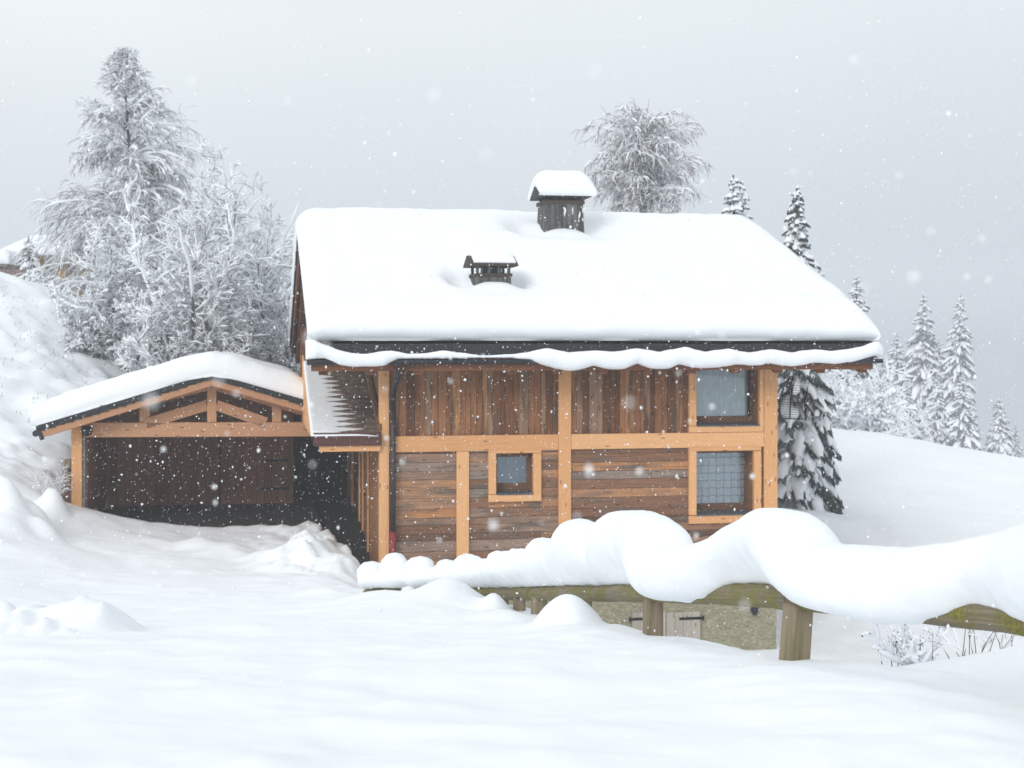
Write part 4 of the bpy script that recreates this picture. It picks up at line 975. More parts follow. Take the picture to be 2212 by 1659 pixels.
def shoot(P0, D0, L, n, g, jit, rng):
    """grow polylines from P0 along D0; g = bend per step (negative droops)"""
    m = len(P0); P = np.zeros((m, n, 3)); P[:, 0] = P0; D = unit(D0); st = (L/(n-1))[:, None]
    g = np.broadcast_to(np.asarray(g, float), (m,))
    for i in range(1, n):
        P[:, i] = P[:, i-1]+D*st
        D = unit(D+rng.normal(0, jit, (m, 3))+np.c_[np.zeros(m), np.zeros(m), g])
    return P
def sprout(P, L, k, rng, t0, t1, ang, up, lenf, n, g, jit, taper=.55):
    """k children on every parent polyline"""
    m, N, _ = P.shape
    t = t0+(t1-t0)*(np.arange(k)[None]+rng.random((m, k)))/k
    i = np.clip((t*(N-1)).astype(int), 0, N-2); f = t*(N-1)-i
    ii = np.arange(m)[:, None]
    base = P[ii, i]*(1-f[..., None])+P[ii, i+1]*f[..., None]; tan = unit(P[ii, i+1]-P[ii, i])
    r = rng.normal(0, 1, (m, k, 3)); perp = unit(r-(r*tan).sum(-1, keepdims=True)*tan)
    a = np.radians(rng.uniform(*ang, (m, k)))[..., None]
    D = tan*np.cos(a)+perp*np.sin(a); D[..., 2] += up
    Lc = L[:, None]*rng.uniform(*lenf, (m, k))*(1-taper*(t-t0)/max(1e-6, t1-t0))
    return shoot(base.reshape(-1, 3), D.reshape(-1, 3), Lc.ravel(), n, g, jit, rng), Lc.ravel()
def rad(P, r0, r1): return np.linspace(r0, r1, P.shape[1])[None]*np.ones((P.shape[0], 1))
def snow_on(nb, P, thick, rng, S=5, keep=.85, lift=.6):
    """lumpy snow lying along the upper side of branches, thinner where they are steep"""
    sel = rng.random(len(P)) < keep; P = P[sel]
    if not len(P): return
    T = unit(np.gradient(P, axis=1)); flat = np.sqrt(np.clip(1-T[..., 2]**2, 0.02, 1))
    th = thick if np.isscalar(thick) else thick[sel][:, None]
    R = th*(.35+.65*flat)*rng.uniform(.45, 1.45, P.shape[:2]); R[:, 0] *= .55; R[:, -1] *= .5
    Q = P.copy(); Q[..., 2] += R*lift*flat
    nb.tubes(Q, R, S)
def snowy_tree(px, pyb, Yd, pyt, hwpx, seed, stems=8, lean=0., label='', cat='tree', group=None, name='bare_tree', dens=(15, 9, 10), sth=(.052, .041, .030), elev=(38, 86)):
    """bushy many-stemmed tree kept inside a dome `height` high and `width` wide, every twig carrying snow"""
    rng = np.random.default_rng(seed); x, y, z = at(px, pyb, Yd); zg = min(z, gz(x, y))-.1; height = -(pyt-HY)/FPX*Yd-zg
    root = wempty(name, (x, y, zg)); tag(root, label, cat, group)
    tr, tw, sn = NB(), NB(), NB(); hw = hwpx/FPX*Yd; rag = rng.uniform(0, 50)
    def inside(P):
        dx, dy, dz = P[:, -1, 0]-x-lean*(P[:, -1, 2]-zg), P[:, -1, 1]-y, P[:, -1, 2]-zg
        a = np.arctan2(dz, dx)
        k = 1+.13*vnoise(a*3.5, rag, 0, seed)+.05*vnoise(a*11, rag, 0, seed)
        return ((dx/(hw*k))**2+(dy/(hw*k))**2+(np.maximum(dz-height*.35, 0)/(height*.65*k))**2 < 1) & (dz > .1)
    az = rng.uniform(0, 2*np.pi)+np.arange(stems)*2*np.pi/stems+rng.normal(0, .3, stems); el = np.radians(rng.uniform(*elev, stems))
    D = np.c_[np.cos(az)*np.cos(el)+lean, np.sin(az)*np.cos(el), np.sin(el)]
    P0 = np.tile((x, y, zg), (stems, 1))+rng.normal(0, .12, (stems, 3))*np.array((1, 1, 0))
    L = rng.uniform(.84, 1.04, stems)/np.sqrt((np.cos(el)/hw)**2+(np.sin(el)/height)**2)
    A = shoot(P0, D, L, 12, .005, .10, rng); tr.tubes(A, rad(A, .060, .014)*(height/7), 7)
    B, LB = sprout(A, L, dens[0], rng, .12, 1., (25, 75), .12, (.26, .48), 8, -.02, .17, .35); k = inside(B); B, LB = B[k], LB[k]; tw.tubes(B, rad(B, .022, .009), 4)
    C_, LC = sprout(B, LB, dens[1], rng, .12, 1., (25, 65), .10, (.32, .62), 6, -.02, .20, .4); k = inside(C_); C_, LC = C_[k], LC[k]; tw.tubes(C_, rad(C_, .013, .008), 3)
    E, LE = sprout(C_, LC, dens[2], rng, .1, 1., (25, 65), .12, (.32, .70), 4, -.02, .2, .3); k = inside(E); E = E[k]; tw.tubes(E, rad(E, .010, .006), 3)
    snow_on(sn, A[:, 2:], sth[0]*1.3, rng, 6, 1.); snow_on(sn, B, sth[0], rng, 5, .95); snow_on(sn, C_, sth[1], rng, 4, .85); snow_on(sn, E, sth[2], rng, 4, .72)
    nc = len(B)*2; ii = rng.integers(0, len(B), nc); jj = rng.integers(1, 7, nc); c = B[ii, jj]; d2 = unit(B[ii, jj+1-1]-B[ii, jj-1])
    ln = rng.uniform(.08, .22, nc)[:, None]; Pt = np.stack([c-d2*ln, c+np.array((0, 0, .05)), c+d2*ln], 1); sn.tubes(Pt, rng.uniform(.04, .085, (nc, 1))*np.array((.4, 1, .4))[None], 6)
    tr.build('trunk', M['frost_haze_bark'], root); tw.build('crown', M['twig'], root); sn.build('snow_load', M['twig_snow'], root)
    return root
def weeping(px, pyb, Yd, pyt, prof, seed, label, name, twigmat, nprim=95, hang=1., group=None, pxt=None, sthick=.10, spire=True, droop=1.):
    """birch-like tree; prof: list of (photo y, half width in photo px left, right)"""
    rng = np.random.default_rng(seed); x, y, z = at(px, pyb, Yd); zg = min(z, gz(x, y))-.15
    xt, _, zt = at(pxt or px, pyt, Yd); H = zt-zg
    root = wempty(name, (x, y, zg)); tag(root, label, 'tree', group)
    tr, tw, sn = NB(), NB(), NB()
    n = 14; t = np.linspace(0, 1, n)
    A = np.stack([x+(xt-x)*t+.12*np.sin(t*5+seed), np.full(n, y)+.1*np.sin(t*4), zg+H*t], -1)[None]
    tr.tubes(A, rad(A, .17, .015)*(H/12)**.5, 8)
    pr = np.array(prof, float); zz = -(pr[:, 0]-HY)/FPX*Yd; o = np.argsort(zz); zz = zz[o]; pl, prr = pr[o, 1]/FPX*Yd, pr[o, 2]/FPX*Yd
    hz = zg+H*(.12+.87*np.sort(rng.random(nprim))**.8); az = rng.uniform(0, 2*np.pi, nprim)
    side = np.cos(az); reach = np.where(side < 0, np.interp(hz, zz, pl), np.interp(hz, zz, prr))
    reach = np.where(np.abs(side) < .35, .5*(np.interp(hz, zz, pl)+np.interp(hz, zz, prr)), reach)*np.where(rng.random(nprim) < .35, rng.uniform(.3, .7, nprim), rng.uniform(.75, 1.05, nprim))
    tt = (hz-zg)/H; P0 = np.stack([np.interp(tt, t, A[0, :, 0]), np.interp(tt, t, A[0, :, 1]), hz], -1)
    reach = reach*((1.04 if spire else .90)+(.16 if spire else .30)*vnoise(np.cos(az)*1.6+seed, np.sin(az)*1.6, hz*.45, seed)); P0[:, 2] -= reach*.25
    up = np.interp(tt, (.6, .95), (.75, 1.35)) if spire else .75+0*tt; soft = np.interp(tt, (.6, .92), (1., .3)) if spire else 1.+0*tt
    D = np.c_[np.cos(az), np.sin(az), up]
    L = reach*1.25+.15
    B = shoot(P0, D, L, 9, -.19*soft*droop, .06, rng); tr.tubes(B, rad(B, .030, .007), 4)
    C_, LC = sprout(B, np.maximum(L, .5), 9, rng, .15, 1., (20, 55), .05, (.25, .5), 6, np.repeat(-.22*hang*soft, 9), .10, .3); tw.tubes(C_, rad(C_, .014, .008), 3)
    E, LE = sprout(C_, np.maximum(LC, .35), 7, rng, .1, 1., (15, 60), -.25*hang, (.45, .9), 5, np.repeat(-.30*hang*soft, 63), .10, .2); tw.tubes(E, rad(E, .011, .006), 3)
    snow_on(sn, B[:, 1:], sthick, rng, 5, .95); snow_on(sn, C_, sthick*.66, rng, 4, .75); snow_on(sn, E, sthick*.33, rng, 3, .58, .2)
    tr.build('trunk', M['frost_haze_bark'], root); tw.build('crown', twigmat, root); sn.build('snow_load', M['twig_snow'], root)
    return root
weeping(282, 715, 62, 112, [(112, 6, 6), (150, 28, 30), (200, 45, 55), (250, 60, 70), (290, 95, 100), (350, 85, 95), (400, 135, 110), (470, 178, 130), (540, 200, 150), (600, 205, 160), (690, 200, 170), (720, 175, 160)], 5,
        'tall snow-laden weeping birch with a pointed top, behind the bare trees on the left', 'birch', M['birch_twig'], 210, 1., pxt=268, sthick=.075)
weeping(1388, 560, 58, 245, [(240, 40, 55), (258, 85, 95), (280, 112, 105), (320, 122, 108), (370, 112, 118), (420, 100, 108), (470, 90, 95), (560, 50, 50)], 9,
        'round-headed birch with russet twigs rising behind the roof ridge', 'birch', M['brown_twig'], 250, 1., spire=False, droop=.62, pxt=1385, sthick=.065)
snowy_tree(275, 790, 47, 415, 165, 21, 11, -.03, 'leftmost bare tree loaded with snow behind the carport roof, low and spreading')
snowy_tree(425, 815, 44.5, 262, 185, 33, 13, .0, 'middle bare tree loaded with snow, tallest one directly above the carport ridge')
snowy_tree(575, 800, 47.5, 318, 155, 8, 12, .0, 'rightmost bare tree loaded with snow, next to the chalet gable')
snowy_tree(500, 805, 50, 292, 170, 57, 12, .0, 'rear bare tree loaded with snow, filling the gap behind the two taller bare trees')
# spruces -----------------------------------------------------------------
def spruce_mesh(H, W, seed, whorls, per, ntw, double=False, snowy=1.0, shape=.85):
    rng = np.random.default_rng(seed); fol, sn, tr = NB(), NB(), NB()
    t = np.linspace(0, 1, 6); A = np.stack([.02*H*np.sin(t*3+seed)*.3, np.zeros(6), H*t], -1)[None]; tr.tubes(A, rad(A, .018*H, .003*H), 6)
    zs = H*(.03+.95*(np.arange(whorls)/(whorls-1))**.92)
    Z0 = np.repeat(zs, per)+rng.normal(0, H/whorls*.35, whorls*per); m = len(Z0)
    az = np.tile(np.arange(per)*2*np.pi/per, whorls)+np.repeat(rng.uniform(0, 6.28, whorls), per)+rng.normal(0, .25, m)
    fr_ = np.clip(1-Z0/H, .0, 1)
    L = W*(.05+.95*fr_**shape)*rng.uniform(.62, 1.12, m)
    D = np.c_[np.cos(az), np.sin(az), .15-.55*fr_+rng.normal(0, .1, m)]
    P = shoot(np.c_[np.zeros(m), np.zeros(m), Z0], D, L*1.15, 7, -.10-.12*fr_, .04, rng)
    lat = np.c_[-np.sin(az), np.cos(az), np.zeros(m)]
    # foliage: limp twigs hanging off both sides of every bough
    for k in range(ntw):
        tt = .12+.88*(k+rng.random(m))/ntw; i = np.clip((tt*6).astype(int), 0, 5); f = (tt*6-i)[:, None]; ii = np.arange(m)
        b0 = P[ii, i]*(1-f)+P[ii, i+1]*f; tan = unit(P[ii, i+1]-P[ii, i]); sd = (1 if k % 2 else -1)
        ln = (L*.46*(1-.55*tt)+.05*H/10)*rng.uniform(.6, 1.3, m)
        dr = unit(tan*rng.uniform(.5, 1.0, (m, 1))+lat*sd*rng.uniform(.35, .95, (m, 1))+np.array((0, 0, -1.))*rng.uniform(.35, .9, (m, 1)))
        tip = b0+dr*ln[:, None]; midp = b0+dr*(ln*.5)[:, None]
        wv = np.cross(dr, lat*sd+np.array((0, 0, .3))); wv = unit(wv)*(ln*.17+.012)[:, None]
        wv2 = unit(np.cross(dr, wv))*(ln*.11+.010)[:, None]
        V = np.stack([b0, midp+wv, tip, midp-wv, midp+wv2, midp-wv2], 1).reshape(-1, 3); J = np.arange(m)[:, None]*6
        fol.add(V, np.concatenate([J+np.array([[0, 1, 2, 3]]), J+np.array([[0, 4, 2, 5]])]))
    # needle clad core of each bough
    fol.tubes(P, (L*.05+.02)[:, None]*np.linspace(1, .35, 7)[None], 5)
    # snow pads: flattened lumpy tongues lying on the boughs
    n = 7; a = np.linspace(0, 2*np.pi, 8, endpoint=False)
    keep = rng.random(m) < .93; Pk, Lk, lk = P[keep], L[keep], lat[keep]; mk = len(Pk)
    prof = np.array((.25, .75, 1.0, 1.05, .95, .75, .3)); wv = (Lk*.15+.045*H/10)[:, None]*prof[None]*rng.uniform(.55, 1.4, (mk, n))*snowy; hv = (Lk*.055+.05*H/10)[:, None]*prof[None]*rng.uniform(.7, 1.3, (mk, n))*snowy
    T = unit(np.gradient(Pk, axis=1)); upv = unit(np.cross(T, np.repeat(lk[:, None], n, 1))); upv *= np.sign(upv[..., 2:3]+1e-6)
    c0 = Pk+upv*(hv*.55)[..., None]
    V = c0[:, :, None]+lk[:, None, None]*(wv[:, :, None, None]*np.cos(a)[None, None, :, None])+upv[:, :, None]*(hv[:, :, None, None]*np.sin(a)[None, None, :, None])
    V = c0[:, :, None]+(V-c0[:, :, None])*rng.uniform(.6, 1.3, (mk, n, 8, 1))
    # the pad's edges droop
    V[..., 2] -= (np.abs(np.cos(a))**2)[None, None, :]*(wv*.40)[:, :, None]
    J = np.arange(mk*n*8).reshape(mk, n, 8); K = np.roll(J, -1, 2)
    sn.add(V.reshape(-1, 3), np.stack([J[:, :-1], K[:, :-1], K[:, 1:], J[:, 1:]], -1).reshape(-1, 4))
    # small secondary tufts of snow on the side twigs
    kk = 3*mk; ii = rng.integers(0, mk, kk); pi = rng.integers(1, 6, kk); sd = rng.choice((-1, 1), kk)
    c = Pk[ii, pi]+lk[ii]*(sd*wv[ii, pi]*rng.uniform(.7, 1.6, kk))[:, None]; c[:, 2] -= wv[ii, pi]*rng.uniform(.3, .9, kk)
    d2 = unit(T[ii, pi]*.8+lk[ii]*sd[:, None]*.7+np.array((0, 0, -.55))); l2 = (Lk[ii]*.16+.02*H/10)
    Pt = np.stack([c, c+d2*l2[:, None]*.5, c+d2*l2[:, None]], 1); r2 = (l2*.30)[:, None]*np.array((.6, 1., .35))[None]
    sn.tubes(Pt, r2, 5)
    return tr, fol, sn
def spruce(name, loc, H, W, seed, whorls, per, ntw, label, group=None, **kw):
    root = empty(name, loc); tag(root, label, 'spruce tree', group)
    tr, fol, sn = spruce_mesh(H, W, seed, whorls, per, ntw, **kw)
    tr.build('trunk', M['bark'], root); fol.build('crown', M['needle'], root, False); sn.build('snow_load', M['twig_snow'], root)
    return root
def ground_at(px, Yd): x = (px-CX)/FPX*Yd; return x, Yd, gz(x, Yd)-.1
x, y, z = ground_at(1722, 45.8)
spruce('spruce', (x, y, z), -(408-HY)/FPX*y-z, 1.75, 3, 40, 12, 26, 'big dark spruce hung with snow right behind the chalet\'s right end')
x, y, z = ground_at(1585, 52); h = -(378-HY)/FPX*y-z
spruce('spruce', (x, y, z), h, 1.9, 13, 26, 8, 10, 'snow-laden spruce tip, left one of the twin tips above the roof\'s right end')
x, y, z = ground_at(1603, 52.6)
spruce('spruce', (x, y, z), -(392-HY)/FPX*y-z, 1.7, 14, 24, 8, 10, 'snow-laden spruce tip, right one of the twin tips above the roof\'s right end')
protos = [spruce('spruce', (0, 0, -400), 10, w, 40+k, 24, 9, 12, 'x', shape=sh, snowy=.78) for k, (w, sh) in enumerate(((2.9, .9), (2.5, .85), (3.3, 1.0)))]
FG = 'snowy spruces at the edge of the field'
spots = [  # photo x, top y, distance, kind, label
 (1985, 640, 92, 0, 'tall spruce on the field edge, left of the two tallest, its top bent'),
 (2060, 638, 90, 1, 'tallest slender spruce on the field edge, right of the two tallest'),
 (1908, 775, 84, 1, 'snowy spruce right behind the end of the chalet eaves'),
 (1962, 826, 82, 2, 'low broad spruce at the foot of the left tall spruce'),
 (2018, 805, 83, 0, 'mid-height spruce standing between and before the two tall spruces'),
 (2080, 808, 80, 2, 'broad white spruce in front of the tallest spruce'),
 (2160, 852, 84, 0, 'lone spruce with a pointed top near the right picture edge'),
 (2196, 915, 88, 1, 'small spruce at the right picture edge'),
 (2110, 905, 90, 1, 'small faded spruce between the broad white spruce and the lone one'),
 (1935, 720, 100, 0, 'faded spruce behind the left tall spruce'),
 (2035, 730, 102, 2, 'faded spruce showing in the gap between the two tall spruces'),
 (1850, 600, 120, 1, 'thin spruce tip above the lower end of the roof slope'),
 (1768, 585, 100, 1, 'spruce tip peeping over the middle of the sloping roof edge'),
 (1835, 800, 96, 2, 'hazy spruce under the eaves end, left of the nearer spruces'),
 (1795, 780, 99, 0, 'hazy spruce closest to the big dark spruce'),
 (1870, 850, 98, 1, 'hazy small spruce behind the round white bush'),
 (2135, 930, 86, 2, 'little spruce at the foot of the lone pointed spruce')]
for i, (px, py, Yd, k, lab) in enumerate(spots):
    if 78 < Yd < 100 or (Yd >= 100 and px > 1900): Yd *= 2.25
    elif Yd > 90 and 1780 < px < 1840: Yd *= 1.8
    x, y, z = ground_at(px, Yd); Ht = -(py-HY)/FPX*Yd-z
    o = copy_tree(protos[k]); o.location = (x, y, z); sc_ = Ht/10; wf_ = sc_*random.Random(i).uniform(.85, 1.1)
    if py < 700 and Yd > 150: wf_ *= .88
    o.scale = (wf_, wf_, sc_); o.rotation_euler = (.035*math.sin(i*2.1), .035*math.cos(i*3.3), i*1.7); o['label'] = lab; o['group'] = FG
for p in protos:
    for c in list(p.children): bpy.data.objects.remove(c)
    bpy.data.objects.remove(p)
# bushes -------------------------------------------------------------------
def bush(px, pyb, Yd, h, w, seed, label, name='bush', stems=9, dens=(5, 4, 0), sth=(.05, .035), mat='twig', group=None, elev=(40, 85)):
    rng = np.random.default_rng(seed); x, y, z = at(px, pyb, Yd); zg = gz(x, y)-.05; z = zg
    root = wempty(name, (x, y, z)); tag(root, label, 'bush', group); tw, sn = NB(), NB()
    az = rng.uniform(0, 6.28, stems); el = np.radians(rng.uniform(*elev, stems)); D = np.c_[np.cos(az)*np.cos(el)*w/h, np.sin(az)*np.cos(el)*w/h, np.sin(el)]
    P0 = np.tile((x, y, z), (stems, 1))+rng.normal(0, .22*w, (stems, 3))*np.array((1, .6, 0)); L = h*rng.uniform(.6, 1.1, stems)
    A = shoot(P0, D, L, 8, -.02, .1, rng); tw.tubes(A, rad(A, .012, .004)*max(.4, h/1.6), 4)
    B, LB = sprout(A, L, dens[0], rng, .25, 1., (25, 60), .1, (.3, .6), 6, -.03, .14, .4); tw.tubes(B, rad(B, .006, .003)*max(.5, h/1.6), 3)
    if dens[1]:
        C_, LC = sprout(B, LB, dens[1], rng, .2, 1., (25, 60), .1, (.3, .6), 4, -.02, .15, .3); tw.tubes(C_, rad(C_, .004, .002)*max(.6, h/1.6), 3)
        snow_on(sn, C_, sth[1], rng, 4, .7)
    snow_on(sn, A[:, 1:], sth[0], rng, 5, .8); snow_on(sn, B, sth[1], rng, 4, .75)
    tw.build('twigs', M[mat], root); sn.build('snow_load', M['twig_snow'], root)
    return root
bush(1878, 935, 66, 2.0, 1.6, 61, 'round white bush bowed under snow at the near edge of the field', stems=26, dens=(8, 5), sth=(.13, .10), elev=(30, 80))
bush(1815, 925, 70, 2.6, 3.6, 62, 'wide hazy thicket of frosted twigs behind the big dark spruce', stems=40, dens=(8, 6), sth=(.05, .04), mat='birch_twig')
bush(1850, 930, 80, 4.5, 5.0, 63, 'tall hazy thicket of frosted twigs under the end of the eaves', stems=36, dens=(8, 6), sth=(.06, .05), mat='birch_twig')
# shoots sticking out of the snow beyond the fence
bush(1965, 1475, 12.5, .50, .52, 71, 'snow-clotted shrub beyond the fence, left of the bare shoots', stems=14, dens=(4, 2), sth=(.034, .020), mat='brown_twig', elev=(35, 85))
bush(2095, 1465, 12.2, .62, .52, 72, 'sparse shrub of bare brown shoots poking from the snow beyond the fence', stems=13, dens=(5, 0), sth=(.010, .005), mat='brown_twig')
bush(2175, 1440, 12.6, .58, .40, 73, 'thin brown shoots poking from the snow nearest the right picture edge', stems=9, dens=(4, 0), sth=(.010, .005), mat='brown_twig')
# snowy bush by the far house
x, y, z = ground_at(62, 66)
spruce('spruce', (x, y, z), -(512-HY)/FPX*66-z, 1.1, 91, 16, 7, 8, 'small snowy spruce in front of the far yellow house')
bush(85, 655, 60, .8, 1.0, 92, 'low dark shrub heaped with snow below the far yellow house', stems=26, dens=(8, 5), sth=(.09, .07))
# dry stalks on the slope at the left
rng = np.random.default_rng(17); st = NB(); k = 0; P0 = []
while len(P0) < 300:
    px, Yd = rng.uniform(-120, 260), rng.uniform(36, 49); x = (px-CX)/FPX*Yd
    if vnoise(x*.6, Yd*.6, 2.2) < .12: continue
    P0.append((x, Yd, 0))
P0 = np.array(P0); P0[:, 2] = ground_z(P0[:, 0], P0[:, 1])-.02
D = rng.normal(0, .6, (len(P0), 3)); D[:, 2] = 1
A = shoot(P0, D, rng.uniform(.05, .20, len(P0)), 4, -.1, .15, rng); st.tubes(A, rad(A, .008, .003), 3)
o = st.build('dry_grass', M['dry'], None); tag(o, 'dry stalks pricking through the snow on the left slope', 'grass', kind='stuff')
# twigs in the shadowed cut bank and buried bushes left of the carport
bush(118, 1075, 33, .75, .35, 95, 'brownish twiggy scrub against the left side of the carport post', stems=16, dens=(6, 4), sth=(.012, .008), mat='brown_twig')
# the far house -------------------------------------------------------------
Yh = 72.
fx0, fx1 = (8-CX)/FPX*Yh, (150-CX)/FPX*Yh
zt, ze, zg2 = .4-(507-HY)/FPX*Yh, -(550-HY)/FPX*Yh, -(606-HY)/FPX*Yh
fh = wempty('house', ((fx0+fx1)/2, Yh, zg2)); tag(fh, 'distant ochre house with a white snow roof, up the slope at the left', 'house')
b = MB(); b.box((fx0+.5, Yh+1, zg2-2), (fx1-.5, Yh+8, ze+.3)); b.build('wall', [M['ochre']], fh)
for k in range(3):
    b = MB(); a = fx0+.9+k*1.0; b.box((a, Yh+.95, ze-.95), (a+.5, Yh+1.02, ze-.35)); b.build('window', [M['far_wood']], fh)
b = MB(); b.hexa([(fx0 if not q & 1 else fx1, Yh if not q & 2 else Yh+4.5, (ze if not q & 2 else zt-.4)+(0 if q & 4 else -.15)) for q in range(8)]); b.hexa([(fx0 if not q & 1 else fx1, Yh+9 if not q & 2 else Yh+4.5, (ze if not q & 2 else zt-.4)+(0 if q & 4 else -.15)) for q in range(8)])
r2 = b.build('roof', [M['far_wood']], fh)
snow_roof('snow_cover', fx0-.1, fx1+.1, Yh-.1, Yh+9.1, lambda s, d: ze+(zt-.4-ze)*(1-np.sqrt(((d-Yh-4.5)/4.5)**2+.003)), .4, .25, r2, 50, 50, (.06, .06), (), .01)
fx0, fx1 = (-95-CX)/FPX*66., (12-CX)/FPX*66.; Yq = 66.
zt, ze, zg2 = -(541-HY)/FPX*Yq, -(575-HY)/FPX*Yq, -(600-HY)/FPX*Yq
sh = wempty('shed', ((fx0+fx1)/2, Yq, zg2)); tag(sh, 'low brown shed with a snow roof at the left picture edge, before the far house', 'shed')
b = MB(); b.box((fx0, Yq+.6, zg2-2), (fx1-.2, Yq+4, ze+.1)); b.build('wall', [M['far_wood']], sh)
b = MB(); b.box((fx0-.2, Yq+.2, ze), (fx1, Yq+4.3, ze+.12)); r3 = b.build('roof', [M['far_wood']], sh)
snow_roof('snow_cover', fx0-.3, fx1+.1, Yq+.1, Yq+4.4, lambda s, d: ze+.12+0*s, .70, .35, r3, 40, 40, (.08, .08), (), .02)
wl = wempty('garden_fence', ((0-CX)/FPX*64, 64, -(605-HY)/FPX*64)); tag(wl, 'dull brown board fence at the foot of the far houses', 'fence')
b = MB(); x0, x1 = (-60-CX)/FPX*64., (62-CX)/FPX*64.
for k in range(16): b.box((x0+(x1-x0)*k/16+.004, 64, -(640-HY)/FPX*64), (x0+(x1-x0)*(k+1)/16-.004, 64.06, -(582+.4*(k % 2)-HY)/FPX*64), 2)
b.build('boards', [M['far_wood']], wl)
# ------------------------------------------------------------------ falling snow
rng = np.random.default_rng(99)
N = 90000
Yf = 1.6+(40-1.6)*rng.random(N)**(1/2.3); Xf = rng.uniform(-1, 1, N)*(Yf*.42+1.2); Zf = rng.uniform(-.36, .30, N)*Yf+rng.uniform(-.6, .6, N)
sN, dN = to_frame(Xf, Yf)
ok = ~((sN > -1.3) & (sN < 10.6) & (dN > -.1)) & ~((sN < .2) & (sN > -8) & (dN > 4.6)) & (Zf > ground_z(Xf, Yf)+.03)
Xf, Yf, Zf = Xf[ok], Yf[ok], Zf[ok]; N = len(Xf)
R = np.exp(rng.normal(math.log(.0044), .38, N)); R = np.minimum(R, .011); R = np.where(Yf < 4, np.minimum(R, .006), R)
nb_ = 70; yb = rng.uniform(1.1, 3.2, nb_); Xf = np.r_[Xf, rng.uniform(-.34, .34, nb_)*yb]; Zf = np.r_[Zf, rng.uniform(-.2, .2, nb_)*yb]; Yf = np.r_[Yf, yb]; R = np.r_[R, rng.uniform(.003, .0055, nb_)]; N += nb_
base = np.array([(1, 0, 0), (-1, 0, 0), (0, 1, 0), (0, -1, 0), (0, 0, 1), (0, 0, -1)], float)
axs = rng.uniform(.6, 1.25, (N, 1, 3)); axs[..., 2] *= rng.uniform(.9, 1.5, (N, 1))
V = np.stack([Xf, Yf, Zf], -1)[:, None]+base[None]*axs*R[:, None, None]
tri = np.array([(0, 2, 4), (2, 1, 4), (1, 3, 4), (3, 0, 4), (2, 0, 5), (1, 2, 5), (3, 1, 5), (0, 3, 5)])
Q = (np.arange(N)[:, None, None]*6+tri[None]).reshape(-1, 3)
o = np_mesh('falling_snow', V.reshape(-1, 3), Q, M['flake'], None, True)
tag(o, 'snowflakes drifting through the air', 'snow', kind='stuff')
# ------------------------------------------------------------------ misty air
m = bpy.data.materials.new('misty_air'); m.use_nodes = True; nt = m.node_tree
nt.nodes.remove(nt.nodes['Principled BSDF']); pv = nt.nodes.new('ShaderNodeVolumePrincipled')
pv.inputs['Color'].default_value = (.93, .955, .985, 1); pv.inputs['Density'].default_value = HAZE; pv.inputs['Anisotropy'].default_value = .0
nt.links.new(pv.outputs[0], nt.nodes['Material Output'].inputs['Volume'])
b = MB(); b.box((-108, -16, -34), (108, 296, 15)); o = b.build('haze', [m]); tag(o, kind='stuff')
# ------------------------------------------------------------------ light
w = bpy.data.worlds.new('World'); SC.world = w; w.use_nodes = True; nt = w.node_tree; L = nt.links
bg = nt.nodes['Background']; bg.inputs['Strength'].default_value = .1
sky = nd(nt, 'ShaderNodeTexSky', sky_type='NISHITA', sun_disc=False); SE, SR = math.radians(27), math.radians(205)
sky.sun_elevation = SE; sky.sun_rotation = SR
hs = nd(nt, 'ShaderNodeHueSaturation'); hs.inputs['Saturation'].default_value = .12; hs.inputs['Value'].default_value = 1.2; L.new(sky.outputs[0], hs.inputs['Color'])
tc = nd(nt, 'ShaderNodeTexCoord'); sx = nd(nt, 'ShaderNodeSeparateXYZ'); L.new(tc.outputs['Generated'], sx.inputs[0])
cl = ramp(nt, [(0., CLOUD[0]), (.06, CLOUD[1]), (.22, CLOUD[2]), (.5, CLOUD[3]), (1., CLOUD[4])]); L.new(sx.outputs['Z'], cl.inputs[0])
nz = nd(nt, 'ShaderNodeTexNoise', i_Scale=1.6, i_Detail=4.); L.new(tc.outputs['Generated'], nz.inputs['Vector'])
nr = ramp(nt, [(.3, (.93,)*3), (.7, (1.05,)*3)]); L.new(nz.outputs['Fac'], nr.inputs[0])
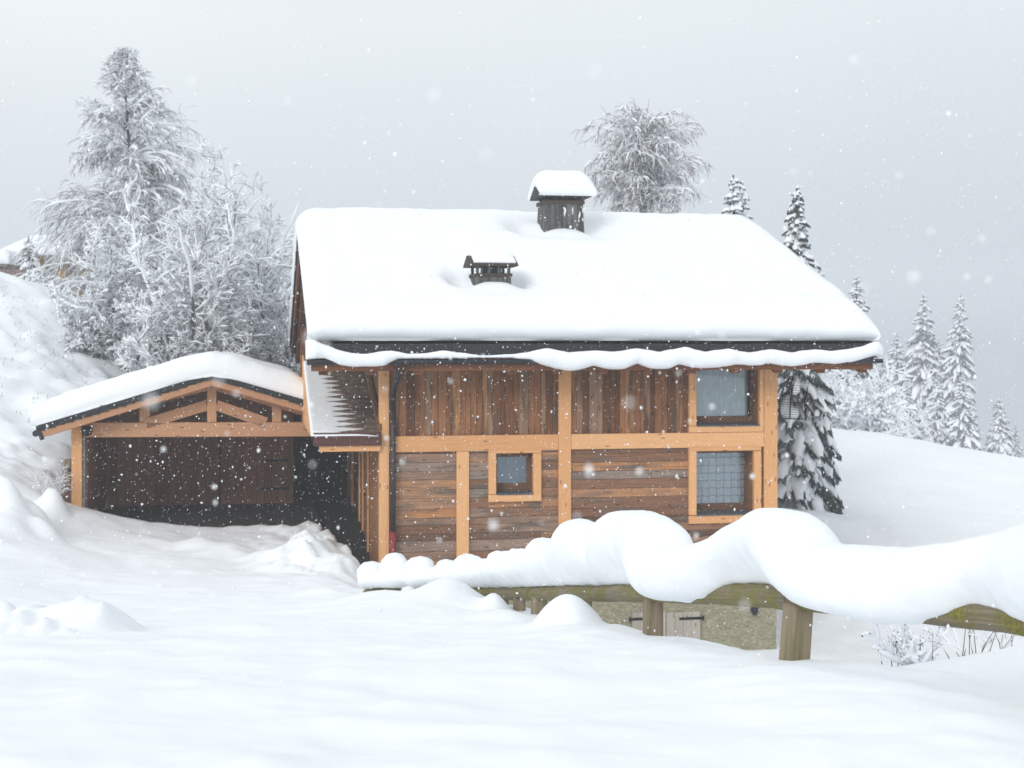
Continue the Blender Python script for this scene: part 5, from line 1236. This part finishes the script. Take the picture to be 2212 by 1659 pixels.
xr = ramp(nt, [(.32, (1.04, 1.04, 1.04)), (.68, (.86, .88, .905))]); ma = nd(nt, 'ShaderNodeMath', operation='MULTIPLY_ADD'); L.new(sx.outputs['X'], ma.inputs[0]); ma.inputs[1].default_value = .5; ma.inputs[2].default_value = .5; L.new(ma.outputs[0], xr.inputs[0])
c1 = mixc(nt, 1., mixc(nt, 1., cl.outputs[0], nr.outputs[0], 'MULTIPLY'), xr.outputs[0], 'MULTIPLY')
vm = nd(nt, 'ShaderNodeVectorMath', operation='SCALE'); L.new(c1, vm.inputs[0]); vm.inputs['Scale'].default_value = 10*SKYK
L.new(mixc(nt, .85, hs.outputs[0], vm.outputs[0]), bg.inputs['Color'])
sd = bpy.data.lights.new('Sun', 'SUN'); sd.energy = SUN; sd.angle = math.radians(22); sd.color = (1., .985, .965)
so = bpy.data.objects.new('Sun', sd); COL.objects.link(so)
# the Sky Texture's rotation runs clockwise from +Y
dv = Vector((math.sin(SR)*math.cos(SE), math.cos(SR)*math.cos(SE), math.sin(SE)))
so.rotation_euler = dv.to_track_quat('Z', 'Y').to_euler(); so.location = (0, -5, 14)
# ------------------------------------------------------------------ camera
cd = bpy.data.cameras.new('Camera'); cam = bpy.data.objects.new('Camera', cd); COL.objects.link(cam); SC.camera = cam
cam.location = (0, 0, 0); cam.rotation_euler = (math.radians(90), 0, 0)
cd.sensor_width = 36; cd.lens = FPX/2212*36; cd.shift_y = -(829.5-HY)/2212; cd.clip_start = .1; cd.clip_end = 2000
cd.dof.use_dof = True; cd.dof.focus_distance = 13.; cd.dof.aperture_fstop = 3.5
SC.view_settings.view_transform = 'Standard'; SC.view_settings.look = 'None'; SC.view_settings.exposure = EXPO; SC.view_settings.gamma = 1
SC.render.engine = 'CYCLES'; cy = SC.cycles
cy.max_bounces = 8; cy.diffuse_bounces = 4; cy.transparent_max_bounces = 8; cy.volume_bounces = 1; cy.use_denoising = True
cy.caustics_reflective = False; cy.caustics_refractive = False
for o in bpy.data.objects:
    if 'org' in o: del o['org']
